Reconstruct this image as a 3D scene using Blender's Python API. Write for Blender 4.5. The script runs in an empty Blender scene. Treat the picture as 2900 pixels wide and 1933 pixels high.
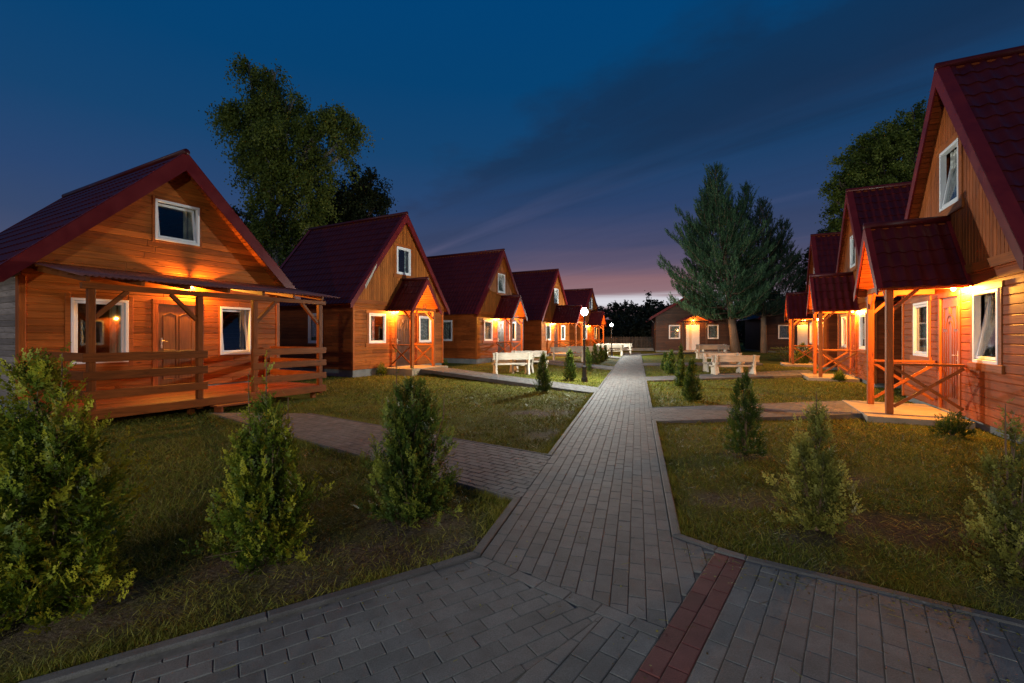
import bpy, math, random
import numpy as np
from mathutils import Vector, Matrix
rng = np.random.default_rng(11); random.seed(11)
SC = bpy.context.scene; COL = SC.collection
FOC, HOR, CH = 1289.0, 950.0, 1.55          # focal length and horizon of the photograph in its own pixels, eye height in metres
def G(u, v, z=0.0):
    Y = (CH - z) * FOC / (v - HOR); return ((u - 1450) / FOC * Y, Y)
def P(u, v, Y): return ((u - 1450) / FOC * Y, Y, CH + (HOR - v) / FOC * Y)
def lin(r, g, b):
    f = lambda c: c / 12.92 if c <= .04045 else ((c + .055) / 1.055) ** 2.4
    return (f(r / 255), f(g / 255), f(b / 255), 1)

# ------------------------------------------------------------------ materials
def newmat(name):
    m = bpy.data.materials.new(name); m.use_nodes = True
    nt = m.node_tree; b = nt.nodes['Principled BSDF']; return m, nt, b
def N(nt, t, **kw):
    n = nt.nodes.new(t)
    for k, v in kw.items():
        if k.startswith('i_'):
            key = k[2:]; n.inputs[int(key) if key.isdigit() else key.replace('_', ' ')].default_value = v
        else: setattr(n, k, v)
    return n
def ramp(nt, stops, fac=None):
    r = N(nt, 'ShaderNodeValToRGB'); e = r.color_ramp.elements
    while len(e) < len(stops): e.new(.5)
    for x, (p, c) in zip(e, stops): x.position = p; x.color = c if len(c) == 4 else (*c, 1)
    if fac is not None: nt.links.new(fac, r.inputs[0])
    return r
def mixc(nt, mode, fac, a, b):
    m = N(nt, 'ShaderNodeMix', data_type='RGBA', blend_type=mode)
    for sock, val in ((m.inputs[0], fac), (m.inputs[6], a), (m.inputs[7], b)):
        if hasattr(val, 'links'): nt.links.new(val, sock)
        else: sock.default_value = val
    return m.outputs[2]
def math_(nt, op, a, b=0.0, clamp=False):
    m = N(nt, 'ShaderNodeMath', operation=op, use_clamp=clamp)
    for i, val in enumerate((a, b)):
        if hasattr(val, 'links'): nt.links.new(val, m.inputs[i])
        else: m.inputs[i].default_value = val
    return m.outputs[0]
def attr(nt, n='rnd'): return N(nt, 'ShaderNodeAttribute', attribute_name=n)

def wood(name, col, axis='x', rough=.5, var=.5, knots=.7, spec=.35):
    m, nt, b = newmat(name)
    tc = N(nt, 'ShaderNodeTexCoord'); a = attr(nt)
    off = N(nt, 'ShaderNodeVectorMath', operation='MULTIPLY_ADD'); off.inputs[1].default_value = (17, 29, 13)
    nt.links.new(a.outputs['Fac'], off.inputs[0]); nt.links.new(tc.outputs['Object'], off.inputs[2])
    sc = {'x': (1.1, 16, 16), 'y': (16, 1.1, 16), 'z': (16, 16, 1.1)}[axis]
    mp = N(nt, 'ShaderNodeMapping'); mp.inputs['Scale'].default_value = sc; nt.links.new(off.outputs[0], mp.inputs[0])
    n1 = N(nt, 'ShaderNodeTexNoise', i_Scale=1.6, i_Detail=8, i_Roughness=.62, i_Distortion=1.2); nt.links.new(mp.outputs[0], n1.inputs['Vector'])
    d = tuple(c * .5 for c in col); l = tuple(min(1, c * 1.35) for c in col)
    r = ramp(nt, [(.25, d), (.5, col), (.75, l)], n1.outputs['Fac'])
    vr = ramp(nt, [(0, (1 - var,) * 3), (1, (1 + var * .6,) * 3)], a.outputs['Fac'])
    c1 = mixc(nt, 'MULTIPLY', 1.0, r.outputs[0], vr.outputs[0])
    sk = {'x': (2.2, 7, 7), 'y': (7, 2.2, 7), 'z': (7, 7, 2.2)}[axis]
    mk = N(nt, 'ShaderNodeMapping'); mk.inputs['Scale'].default_value = sk; nt.links.new(off.outputs[0], mk.inputs[0])
    vo = N(nt, 'ShaderNodeTexVoronoi', i_Scale=1.0, i_Randomness=1.0); nt.links.new(mk.outputs[0], vo.inputs['Vector'])
    kn = ramp(nt, [(.04, (1, 1, 1)), (.16, (0, 0, 0))], vo.outputs['Distance'])
    nz = N(nt, 'ShaderNodeTexNoise', i_Scale=.9, i_Detail=3); nt.links.new(tc.outputs['Object'], nz.inputs['Vector'])
    kf = math_(nt, 'MULTIPLY', kn.outputs[0], knots)
    c2 = mixc(nt, 'MIX', kf, c1, tuple(c * .28 for c in col) + (1,))
    br = ramp(nt, [(.3, (.72, .72, .72)), (.7, (1.12, 1.12, 1.12))], nz.outputs['Fac'])
    c3 = mixc(nt, 'MULTIPLY', 1.0, c2, br.outputs[0])
    nt.links.new(c3, b.inputs['Base Color'])
    b.inputs['Roughness'].default_value = rough; b.inputs['Specular IOR Level'].default_value = spec
    bp = N(nt, 'ShaderNodeBump', i_Strength=.25, i_Distance=.01); nt.links.new(n1.outputs['Fac'], bp.inputs['Height'])
    nt.links.new(bp.outputs[0], b.inputs['Normal'])
    return m
def plain(name, col, rough=.5, metal=0, var=.12, scale=6, bump=.1, spec=.5, rv=.25):
    m, nt, b = newmat(name)
    tc = N(nt, 'ShaderNodeTexCoord'); n = N(nt, 'ShaderNodeTexNoise', i_Scale=scale, i_Detail=6, i_Roughness=.6)
    nt.links.new(tc.outputs['Object'], n.inputs['Vector'])
    r = ramp(nt, [(.3, tuple(c * (1 - var) for c in col)), (.7, tuple(min(1, c * (1 + var)) for c in col))], n.outputs['Fac'])
    a = attr(nt); vr = ramp(nt, [(0, (1 - rv,) * 3), (1, (1 + rv,) * 3)], a.outputs['Fac'])
    nt.links.new(mixc(nt, 'MULTIPLY', 1.0 if rv else 0.0, r.outputs[0], vr.outputs[0]), b.inputs['Base Color'])
    b.inputs['Roughness'].default_value = rough; b.inputs['Metallic'].default_value = metal; b.inputs['Specular IOR Level'].default_value = spec
    if bump:
        n2 = N(nt, 'ShaderNodeTexNoise', i_Scale=scale * 12, i_Detail=4); nt.links.new(tc.outputs['Object'], n2.inputs['Vector'])
        bp = N(nt, 'ShaderNodeBump', i_Strength=bump, i_Distance=.01); nt.links.new(n2.outputs['Fac'], bp.inputs['Height'])
        nt.links.new(bp.outputs[0], b.inputs['Normal'])
    return m
def emit(name, col, s):
    """clear glowing glass round a real lamp"""
    m, nt, b = newmat(name); out = nt.nodes['Material Output']; nt.nodes.remove(b)
    t = N(nt, 'ShaderNodeBsdfTransparent'); e = N(nt, 'ShaderNodeEmission', i_Strength=s); e.inputs[0].default_value = (*col, 1)
    a = N(nt, 'ShaderNodeAddShader'); nt.links.new(t.outputs[0], a.inputs[0]); nt.links.new(e.outputs[0], a.inputs[1]); nt.links.new(a.outputs[0], out.inputs[0])
    try: m.cycles.emission_sampling = 'NONE'
    except Exception: pass
    return m
def bulb(parent, c, watts, col, size):
    l = bpy.data.lights.new('bulb', 'POINT'); l.energy = watts; l.color = col; l.shadow_soft_size = size
    o = bpy.data.objects.new('bulb', l); COL.objects.link(o); o.parent = parent; o.location = c; return o
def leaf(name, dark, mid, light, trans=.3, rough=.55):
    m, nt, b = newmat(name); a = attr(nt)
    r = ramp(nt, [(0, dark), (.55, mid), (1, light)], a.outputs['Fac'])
    nt.links.new(r.outputs[0], b.inputs['Base Color']); b.inputs['Roughness'].default_value = rough; b.inputs['Specular IOR Level'].default_value = .25
    t = N(nt, 'ShaderNodeBsdfTranslucent'); nt.links.new(r.outputs[0], t.inputs['Color'])
    mx = N(nt, 'ShaderNodeMixShader', i_0=trans); out = nt.nodes['Material Output']
    nt.links.new(b.outputs[0], mx.inputs[1]); nt.links.new(t.outputs[0], mx.inputs[2]); nt.links.new(mx.outputs[0], out.inputs[0])
    return m
def glass(name):
    m, nt, b = newmat(name); out = nt.nodes['Material Output']; nt.nodes.remove(b)
    tr = N(nt, 'ShaderNodeBsdfTransparent'); tr.inputs[0].default_value = (.8, .84, .84, 1)
    gl = N(nt, 'ShaderNodeBsdfGlossy'); gl.inputs['Roughness'].default_value = .02; gl.inputs[0].default_value = (.9, .9, .9, 1)
    fr = N(nt, 'ShaderNodeLayerWeight', i_Blend=.5); f2 = math_(nt, 'ADD', math_(nt, 'MULTIPLY', math_(nt, 'POWER', fr.outputs['Facing'], 3.0), .7), .07, True)
    mx = N(nt, 'ShaderNodeMixShader'); nt.links.new(f2, mx.inputs[0]); nt.links.new(tr.outputs[0], mx.inputs[1]); nt.links.new(gl.outputs[0], mx.inputs[2])
    nt.links.new(mx.outputs[0], out.inputs[0]); return m
def fabric(name, col, lace=False):
    m, nt, b = newmat(name); tc = N(nt, 'ShaderNodeTexCoord'); out = nt.nodes['Material Output']
    n = N(nt, 'ShaderNodeTexNoise', i_Scale=9 if lace else 3, i_Detail=5); nt.links.new(tc.outputs['Object'], n.inputs['Vector'])
    r = ramp(nt, [(.4, tuple(c * .55 for c in col)), (.6, col)], n.outputs['Fac'])
    nt.links.new(r.outputs[0], b.inputs['Base Color']); b.inputs['Roughness'].default_value = .9; b.inputs['Specular IOR Level'].default_value = .1
    if lace:
        v = N(nt, 'ShaderNodeTexVoronoi', i_Scale=11); nt.links.new(tc.outputs['Object'], v.inputs['Vector'])
        k = ramp(nt, [(.28, (.97, .97, .97)), (.5, (.55, .55, .55))], v.outputs['Distance'])
        tr = N(nt, 'ShaderNodeBsdfTransparent'); mx = N(nt, 'ShaderNodeMixShader')
        nt.links.new(k.outputs[0], mx.inputs[0]); nt.links.new(tr.outputs[0], mx.inputs[1]); nt.links.new(b.outputs[0], mx.inputs[2]); nt.links.new(mx.outputs[0], out.inputs[0])
    return m
def paver(name, cols, rough=.8):
    m, nt, b = newmat(name); tc = N(nt, 'ShaderNodeTexCoord'); a = attr(nt)
    r = ramp(nt, [(i / (len(cols) - 1), c) for i, c in enumerate(cols)], a.outputs['Fac'])
    n = N(nt, 'ShaderNodeTexNoise', i_Scale=160, i_Detail=3); nt.links.new(tc.outputs['Object'], n.inputs['Vector'])
    n2 = N(nt, 'ShaderNodeTexNoise', i_Scale=5, i_Detail=6, i_Roughness=.7); nt.links.new(tc.outputs['Object'], n2.inputs['Vector'])
    n3 = N(nt, 'ShaderNodeTexNoise', i_Scale=22, i_Detail=4, i_Roughness=.75); nt.links.new(tc.outputs['Object'], n3.inputs['Vector'])
    s1 = ramp(nt, [(.3, (.78, .78, .78)), (.7, (1.2, 1.2, 1.2))], n.outputs['Fac'])
    s2 = ramp(nt, [(.3, (.7, .68, .66)), (.72, (1.15, 1.15, 1.15))], n2.outputs['Fac'])
    s3 = ramp(nt, [(.66, (0, 0, 0)), (.74, (.45, .45, .45))], n3.outputs['Fac'])
    c = mixc(nt, 'MULTIPLY', 1.0, mixc(nt, 'MULTIPLY', 1.0, r.outputs[0], s1.outputs[0]), s2.outputs[0])
    c = mixc(nt, 'MIX', s3.outputs[0], c, (.22, .215, .21, 1))
    s4 = ramp(nt, [(.26, (.6, .6, .6)), (.32, (0, 0, 0))], n3.outputs['Fac'])
    c = mixc(nt, 'MIX', s4.outputs[0], c, (.03, .027, .024, 1))
    nt.links.new(c, b.inputs['Base Color']); b.inputs['Roughness'].default_value = rough; b.inputs['Specular IOR Level'].default_value = .3
    bp = N(nt, 'ShaderNodeBump', i_Strength=.35, i_Distance=.004); nt.links.new(n.outputs['Fac'], bp.inputs['Height']); nt.links.new(bp.outputs[0], b.inputs['Normal'])
    return m
def ground_mat():
    m, nt, b = newmat('lawn_soil'); tc = N(nt, 'ShaderNodeTexCoord'); a = attr(nt, 'dirt')
    n = N(nt, 'ShaderNodeTexNoise', i_Scale=3.0, i_Detail=9, i_Roughness=.72); nt.links.new(tc.outputs['Object'], n.inputs['Vector'])
    n2 = N(nt, 'ShaderNodeTexNoise', i_Scale=45, i_Detail=5, i_Roughness=.7); nt.links.new(tc.outputs['Object'], n2.inputs['Vector'])
    n3 = N(nt, 'ShaderNodeTexNoise', i_Scale=.35, i_Detail=4); nt.links.new(tc.outputs['Object'], n3.inputs['Vector'])
    g = ramp(nt, [(.28, (.018, .028, .003)), (.5, (.09, .108, .009)), (.72, (.19, .18, .022))], n2.outputs['Fac'])
    y = ramp(nt, [(.25, (.05, .036, .01)), (.55, (.15, .115, .035)), (.8, (.26, .21, .09))], n2.outputs['Fac'])
    yf = ramp(nt, [(.46, (0, 0, 0)), (.66, (.6, .6, .6))], n.outputs['Fac'])
    c = mixc(nt, 'MIX', yf.outputs[0], g.outputs[0], y.outputs[0])
    d = ramp(nt, [(.3, (.035, .025, .016)), (.55, (.11, .082, .058)), (.75, (.22, .17, .125))], n2.outputs['Fac'])
    df = math_(nt, 'MULTIPLY', a.outputs['Fac'], 1.0, True)
    c = mixc(nt, 'MIX', df, c, d.outputs[0])
    l = ramp(nt, [(.35, (.8, .8, .8)), (.65, (1.15, 1.15, 1.15))], n3.outputs['Fac'])
    nt.links.new(mixc(nt, 'MULTIPLY', 1.0, c, l.outputs[0]), b.inputs['Base Color'])
    b.inputs['Roughness'].default_value = .95; b.inputs['Specular IOR Level'].default_value = .1
    bp = N(nt, 'ShaderNodeBump', i_Strength=.9, i_Distance=.04); nt.links.new(n2.outputs['Fac'], bp.inputs['Height']); nt.links.new(bp.outputs[0], b.inputs['Normal'])
    return m
def roof_mat(name, col, rough=.40):
    m, nt, b = newmat(name); tc = N(nt, 'ShaderNodeTexCoord')
    n = N(nt, 'ShaderNodeTexNoise', i_Scale=2.5, i_Detail=6, i_Roughness=.65); nt.links.new(tc.outputs['Object'], n.inputs['Vector'])
    r = ramp(nt, [(.3, tuple(c * .75 for c in col)), (.7, tuple(c * 1.2 for c in col))], n.outputs['Fac'])
    nt.links.new(r.outputs[0], b.inputs['Base Color'])
    rr = ramp(nt, [(.35, (rough * .8,) * 3), (.7, (rough * 1.3,) * 3)], n.outputs['Fac']); nt.links.new(rr.outputs[0], b.inputs['Roughness'])
    b.inputs['Specular IOR Level'].default_value = .26; return m

M = dict(
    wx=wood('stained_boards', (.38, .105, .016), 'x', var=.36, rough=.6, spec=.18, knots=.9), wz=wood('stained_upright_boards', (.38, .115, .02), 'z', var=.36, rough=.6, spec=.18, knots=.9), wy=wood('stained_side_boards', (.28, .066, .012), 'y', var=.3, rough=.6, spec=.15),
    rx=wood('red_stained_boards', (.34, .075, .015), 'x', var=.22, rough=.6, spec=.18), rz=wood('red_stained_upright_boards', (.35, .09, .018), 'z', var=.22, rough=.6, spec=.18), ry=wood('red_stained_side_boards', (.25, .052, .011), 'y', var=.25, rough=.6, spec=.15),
    grey=wood('weathered_boards', (.34, .27, .235), 'y', rough=.7, var=.4, knots=.8),
    post=wood('stained_post', (.35, .09, .015), 'z', var=.15, spec=.2), beam=wood('stained_beam', (.35, .095, .017), 'x', var=.2, spec=.2), beamy=wood('stained_rafter', (.35, .095, .017), 'y', var=.2, spec=.2),
    oldpost=wood('veranda_post_wood', (.21, .058, .012), 'z', var=.2, spec=.15), oldbeam=wood('veranda_beam_wood', (.21, .06, .013), 'x', var=.25, spec=.15), oldbeamy=wood('veranda_rafter_wood', (.21, .06, .013), 'y', var=.25, spec=.15),
    deck=wood('deck_boards', (.25, .055, .014), 'x', var=.35, knots=.3),
    dark=wood('brown_boards', (.08, .033, .017), 'x', var=.3, knots=.3), darkz=wood('brown_posts', (.10, .042, .022), 'z', var=.2, knots=.3),
    pale=wood('pale_bench_wood', (.50, .43, .345), 'x', rough=.65, var=.22, knots=.35, spec=.2), palez=wood('pale_bench_end', (.50, .44, .355), 'z', rough=.65, var=.22, knots=.35, spec=.2),
    picket=wood('grey_pickets', (.07, .058, .05), 'z', rough=.8, var=.5),
    roof=roof_mat('maroon_roof_tiles', (.064, .006, .0065)), barge=roof_mat('red_barge', (.13, .009, .010), .45), roofgrey=roof_mat('grey_roof_tiles', (.07, .065, .07), .6),
    corr=roof_mat('corrugated_roof', (.22, .085, .07), .3),
    white=plain('white_frame', (.78, .78, .77), .35, var=.04, bump=0, rv=.03), door_brown=wood('brown_door', (.17, .042, .014), 'z', rough=.35, var=.1, knots=.1), door_dark=plain('dark_door', (.045, .028, .022), .3, var=.15, bump=.03),
    door_tan=wood('tan_door', (.20, .08, .02), 'z', rough=.4, var=.1, knots=.1), door_white=plain('white_door', (.70, .66, .60), .4, var=.04, bump=0, rv=.03), door_black=plain('black_door', (.03, .03, .033), .28, var=.15, bump=.03),
    metal=plain('brushed_handle', (.65, .6, .5), .3, 1, bump=0), iron=plain('black_iron', (.018, .018, .02), .45, var=.2, bump=.05), number=plain('dark_number', (.02, .015, .012), .5, bump=0),
    concrete=plain('grey_concrete', (.20, .20, .19), .85, var=.25, scale=3, bump=.3), slab=plain('pale_slab', (.34, .25, .16), .75, var=.18, scale=4, bump=.25), kerb=paver('kerb_stone', [(.085, .08, .077), (.12, .115, .11)]),
    glass=glass('window_glass'), lace=fabric('lace_curtain', (.72, .72, .66), True), curtain=fabric('pale_curtain', (.62, .5, .33)), 
    gutter=plain('dark_gutter', (.05, .03, .025), .4, bump=0),
    warm=emit('warm_lamp', (1, .52, .13), 12), white_lamp=emit('white_lamp', (.95, 1, .95), 6), sand=plain('joint_sand', (.10, .092, .082), .95, var=.3, scale=20),
    pav=paver('grey_pavers', [(.110, .110, .107), (.127, .127, .124), (.143, .143, .139)]), pavred=paver('red_pavers', [(.10, .030, .028), (.12, .036, .033), (.145, .046, .042)]),
    pavwarm=paver('brownish_pavers', [(.106, .101, .096), (.125, .119, .114), (.145, .139, .133)]),
    ground=ground_mat(), bark=wood('bark', (.16, .12, .09), 'z', rough=.9, var=.2, knots=.2), birchbark=wood('birch_bark', (.38, .36, .33), 'z', rough=.8, var=.2), pinebark=wood('pine_bark', (.26, .17, .11), 'z', rough=.9, var=.2),
    twig=plain('twig', (.13, .075, .045), .85, bump=0), grass=leaf('grass_blades', (.09, .052, .014), (.10, .122, .010), (.29, .25, .045), .3),
    thuja=leaf('thuja_sprays', (.022, .045, .006), (.10, .145, .010), (.36, .34, .025), .35), thujadark=leaf('dark_thuja_sprays', (.014, .032, .007), (.052, .09, .012), (.22, .24, .03), .3),
    thujapale=leaf('pale_thuja_sprays', (.05, .055, .015), (.15, .15, .026), (.40, .36, .075), .35),
    birch=leaf('birch_leaves', (.02, .034, .008), (.15, .20, .03), (.30, .34, .06), .35), darktree=leaf('dark_leaves', (.012, .018, .008), (.03, .045, .014), (.055, .07, .022), .3),
    pine=leaf('pine_needles', (.04, .085, .05), (.095, .19, .085), (.24, .37, .17), .2), pinedark=leaf('dark_pine_needles', (.02, .042, .024), (.055, .10, .058), (.12, .18, .11), .2),
    far=leaf('far_leaves', (.008, .011, .007), (.013, .018, .01), (.02, .026, .014), .2), juniper=leaf('juniper_sprays', (.06, .085, .02), (.17, .20, .05), (.32, .32, .09), .3),
    stone=plain('pale_stone', (.36, .33, .29), .85, var=.3, scale=8, bump=.4), petal=plain('white_petals', (.8, .8, .76), .6, bump=0),
)

# ------------------------------------------------------------------ mesh helpers
class MB:
    def __init__(s, T=None): s.v = []; s.f = []; s.r = []; s.T = T
    def add(s, vs, fs, r=None):
        n = len(s.v); r = random.random() if r is None else r
        s.v += [tuple(s.T @ Vector(x)) if s.T else tuple(x) for x in vs]; s.f += [tuple(i + n for i in f) for f in fs]; s.r += [r] * len(vs); return s
    def box(s, x0, x1, y0, y1, z0, z1, r=None):
        v = [(x, y, z) for z in (z0, z1) for y in (y0, y1) for x in (x0, x1)]
        return s.add(v, [(0, 2, 3, 1), (4, 5, 7, 6), (0, 1, 5, 4), (1, 3, 7, 5), (3, 2, 6, 7), (2, 0, 4, 6)], r)
    def bar(s, p, q, w, h, up=(0, 0, 1), r=None):
        p, q = Vector(p), Vector(q); d = (q - p).normalized(); a = d.cross(Vector(up))
        if a.length < 1e-4: a = d.cross(Vector((0, 1, 0)))
        a.normalize(); b = a.cross(d).normalized(); v = []
        for e in (p, q):
            for i, j in ((-1, -1), (1, -1), (1, 1), (-1, 1)): v.append(e + a * (i * w / 2) + b * (j * h / 2))
        return s.add(v, [(3, 2, 1, 0), (4, 5, 6, 7), (0, 1, 5, 4), (1, 2, 6, 5), (2, 3, 7, 6), (3, 0, 4, 7)], r)
    def tube(s, pts, rad, n=8, r=None):
        pts = [Vector(p) for p in pts]; v = []; f = []; rad = rad if hasattr(rad, '__len__') else [rad] * len(pts)
        for i, p in enumerate(pts):
            d = (pts[min(i + 1, len(pts) - 1)] - pts[max(i - 1, 0)]).normalized()
            a = d.cross(Vector((.31, .95, .05))); a = a.normalized() if a.length > 1e-3 else Vector((1, 0, 0)); b = d.cross(a)
            for k in range(n):
                t = 2 * math.pi * k / n; v.append(p + (a * math.cos(t) + b * math.sin(t)) * rad[i])
        for i in range(len(pts) - 1):
            for k in range(n): f.append((i * n + k, i * n + (k + 1) % n, (i + 1) * n + (k + 1) % n, (i + 1) * n + k))
        f.append(tuple(range(n - 1, -1, -1))); f.append(tuple((len(pts) - 1) * n + k for k in range(n)))
        return s.add(v, f, r)
    def lathe(s, prof, n=16, c=(0, 0, 0), r=None):
        v = []; f = []
        for (rr, z) in prof:
            for k in range(n): t = 2 * math.pi * k / n; v.append((c[0] + rr * math.cos(t), c[1] + rr * math.sin(t), c[2] + z))
        for i in range(len(prof) - 1):
            for k in range(n): f.append((i * n + k, i * n + (k + 1) % n, (i + 1) * n + (k + 1) % n, (i + 1) * n + k))
        f.append(tuple(range(n - 1, -1, -1))); f.append(tuple((len(prof) - 1) * n + k for k in range(n)))
        return s.add(v, f, r)
    def prism(s, poly, mapf, h0, h1, r=None):
        n = len(poly); v = [mapf(a, b, h0) for a, b in poly] + [mapf(a, b, h1) for a, b in poly]
        return s.add(v, [tuple(range(n - 1, -1, -1)), tuple(range(n, 2 * n))] + [(i, (i + 1) % n, n + (i + 1) % n, n + i) for i in range(n)], r)
    def build(s, name, mat, parent=None, smooth=False, bev=0, kind=None, loc=None):
        me = bpy.data.meshes.new(name); me.from_pydata(s.v, [], s.f)
        at = me.attributes.new('rnd', 'FLOAT', 'POINT'); at.data.foreach_set('value', s.r)
        return link(name, me, mat, parent, smooth, bev, kind, loc)
def link(name, me, mat, parent=None, smooth=False, bev=0, kind=None, loc=None):
    if mat: me.materials.append(mat)
    if smooth: me.polygons.foreach_set('use_smooth', [True] * len(me.polygons))
    me.update(); o = bpy.data.objects.new(name, me); COL.objects.link(o)
    if parent: o.parent = parent
    if kind: o['kind'] = kind
    if loc: o.location = loc
    if bev:
        b = o.modifiers.new('bevel', 'BEVEL'); b.width = bev; b.segments = 2; b.limit_method = 'ANGLE'
    return o
def npmesh(name, V, Fc, R, mat, parent=None, loc=None, kind=None):
    """V (n,3), Fc (m,3 or 4) index array, R (n,)"""
    me = bpy.data.meshes.new(name); k = Fc.shape[1]
    me.vertices.add(len(V)); me.vertices.foreach_set('co', np.ascontiguousarray(V, dtype=np.float32).ravel())
    me.loops.add(Fc.size); me.loops.foreach_set('vertex_index', np.ascontiguousarray(Fc, dtype=np.int32).ravel())
    me.polygons.add(len(Fc)); me.polygons.foreach_set('loop_start', np.arange(0, Fc.size, k, dtype=np.int32))
    me.update(calc_edges=True)
    at = me.attributes.new('rnd', 'FLOAT', 'POINT'); at.data.foreach_set('value', np.clip(R, 0, 1).astype(np.float32))
    return link(name, me, mat, parent, kind=kind, loc=loc)
def thing(name, label, cat, loc=(0, 0, 0), rz=0.0, group=None):
    o = bpy.data.objects.new(name, None); COL.objects.link(o); o.location = loc; o.rotation_euler = (0, 0, rz); o.empty_display_size = .2
    o['label'] = label; o['category'] = cat
    if group: o['group'] = group
    return o
def copy_thing(src, label, loc, rz=0.0, sc=1.0):
    r = src.copy(); COL.objects.link(r); r.location = loc; r.rotation_euler = (0, 0, rz); r.scale = (sc,) * 3 if not hasattr(sc, '__len__') else sc; r['label'] = label
    for ch in list(src.children):
        c = ch.copy(); COL.objects.link(c); c.parent = r
        for g in list(ch.children):
            d = g.copy(); COL.objects.link(d); d.parent = c
    return r

# polygon tools: convex clipping for boards and pavers
def clip(poly, a, b, c):
    out = []
    for i in range(len(poly)):
        p, q = poly[i], poly[(i + 1) % len(poly)]; fp = a * p[0] + b * p[1] - c; fq = a * q[0] + b * q[1] - c
        if fp <= 0: out.append(p)
        if (fp < 0 < fq) or (fq < 0 < fp): t = fp / (fp - fq); out.append((p[0] + t * (q[0] - p[0]), p[1] + t * (q[1] - p[1])))
    return out
def area(p): return .5 * sum(p[i][0] * p[(i + 1) % len(p)][1] - p[(i + 1) % len(p)][0] * p[i][1] for i in range(len(p)))
def clean(p):
    q = []
    for x in p:
        if not q or abs(x[0] - q[-1][0]) + abs(x[1] - q[-1][1]) > 1e-5: q.append(x)
    if len(q) > 1 and abs(q[0][0] - q[-1][0]) + abs(q[0][1] - q[-1][1]) < 1e-5: q.pop()
    return q
def clip_to(poly, conv):
    if area(conv) < 0: conv = conv[::-1]
    for i in range(len(conv)):
        (x0, y0), (x1, y1) = conv[i], conv[(i + 1) % len(conv)]; a, b = (y1 - y0), -(x1 - x0)
        poly = clip(poly, a, b, a * x0 + b * y0)
        if len(poly) < 3: return []
    return poly
def minus(polys, rect):
    x0, x1, z0, z1 = rect; out = []
    for p in polys:
        if min(a[0] for a in p) >= x1 or max(a[0] for a in p) <= x0 or min(a[1] for a in p) >= z1 or max(a[1] for a in p) <= z0: out.append(p); continue
        for q in (clip(p, 1, 0, x0), clip(p, -1, 0, -x1), clip(clip(clip(p, -1, 0, -x0), 1, 0, x1), 0, 1, z0) if len(p) > 2 else [], clip(clip(clip(p, -1, 0, -x0), 1, 0, x1), 0, -1, -z1) if len(p) > 2 else []):
            q = clean(q)
            if len(q) > 2 and abs(area(q)) > 1e-5: out.append(q)
    return out
def inset(p, d):
    n = len(p); out = []
    for i in range(n):
        a, b, c = p[i - 1], p[i], p[(i + 1) % n]
        e1 = (b[0] - a[0], b[1] - a[1]); e2 = (c[0] - b[0], c[1] - b[1]); l1 = math.hypot(*e1); l2 = math.hypot(*e2)
        if l1 < 1e-6 or l2 < 1e-6: return None
        n1 = (-e1[1] / l1, e1[0] / l1); n2 = (-e2[1] / l2, e2[0] / l2); k = 1 + n1[0] * n2[0] + n1[1] * n2[1]
        if k < .15: return None
        out.append((b[0] + (n1[0] + n2[0]) * d / k, b[1] + (n1[1] + n2[1]) * d / k))
    for i in range(n):
        e = (p[(i + 1) % n][0] - p[i][0], p[(i + 1) % n][1] - p[i][1]); g = (out[(i + 1) % n][0] - out[i][0], out[(i + 1) % n][1] - out[i][1])
        if e[0] * g[0] + e[1] * g[1] <= 0: return None
    return out
def tile(mb, poly, mapf, h, bev, gap=0.0, r=None, low=0.0, tilt=0.0):
    poly = clean(poly)
    if len(poly) < 3: return
    if area(poly) < 0: poly = poly[::-1]
    if gap: poly = inset(poly, gap)
    if not poly or area(poly) < 1e-5: return
    top = inset(poly, bev); n = len(poly); r = random.random() if r is None else r
    tx, ty = random.uniform(-tilt, tilt), random.uniform(-tilt, tilt); cx = sum(p[0] for p in poly) / n; cy = sum(p[1] for p in poly) / n
    hh = lambda p: h + tx * (p[0] - cx) + ty * (p[1] - cy)
    if top is None:
        mb.add([mapf(a, b, low) for a, b in poly] + [mapf(a, b, hh((a, b)) - bev * .5) for a, b in poly], [tuple(range(n, 2 * n))] + [(i, (i + 1) % n, n + (i + 1) % n, n + i) for i in range(n)], r); return
    v = [mapf(a, b, low) for a, b in poly] + [mapf(a, b, hh((a, b)) - bev * .8) for a, b in poly] + [mapf(a, b, hh((a, b))) for a, b in top]
    mb.add(v, [tuple(range(2 * n, 3 * n))] + [(i, (i + 1) % n, n + (i + 1) % n, n + i) for i in range(n)] + [(n + i, n + (i + 1) % n, 2 * n + (i + 1) % n, 2 * n + i) for i in range(n)], r)
def boards(mb, region, mapf, step, horizontal=True, holes=(), h=.022, bev=.012, seam=None):
    xs = [p[0] for p in region]; zs = [p[1] for p in region]; lo, hi = (min(zs), max(zs)) if horizontal else (min(xs), max(xs)); k = lo
    while k < hi - 1e-4:
        k2 = min(k + step, hi)
        cells = [[(min(xs), k), (max(xs), k), (max(xs), k2), (min(xs), k2)]] if horizontal else [[(k, min(zs)), (k2, min(zs)), (k2, max(zs)), (k, max(zs))]]
        cells = [clean(clip_to(c, region)) for c in cells]; cells = [c for c in cells if len(c) > 2]
        for hl in holes: cells = minus(cells, hl)
        rr = random.random(); out = []
        for c in cells:                      # butt joints in the long boards
            a0, a1 = min(p[0] for p in c), max(p[0] for p in c)
            if horizontal and a1 - a0 > 1.6 and random.random() < .55:
                m = a0 + (a1 - a0) * random.uniform(.25, .75); out += [(clip(c, 1, 0, m), rr), (clip(c, -1, 0, -m), random.random())]
            else: out.append((c, rr))
        for c, q_ in out: tile(mb, c, mapf, h, bev, 0, q_)
        k = k2

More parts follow.
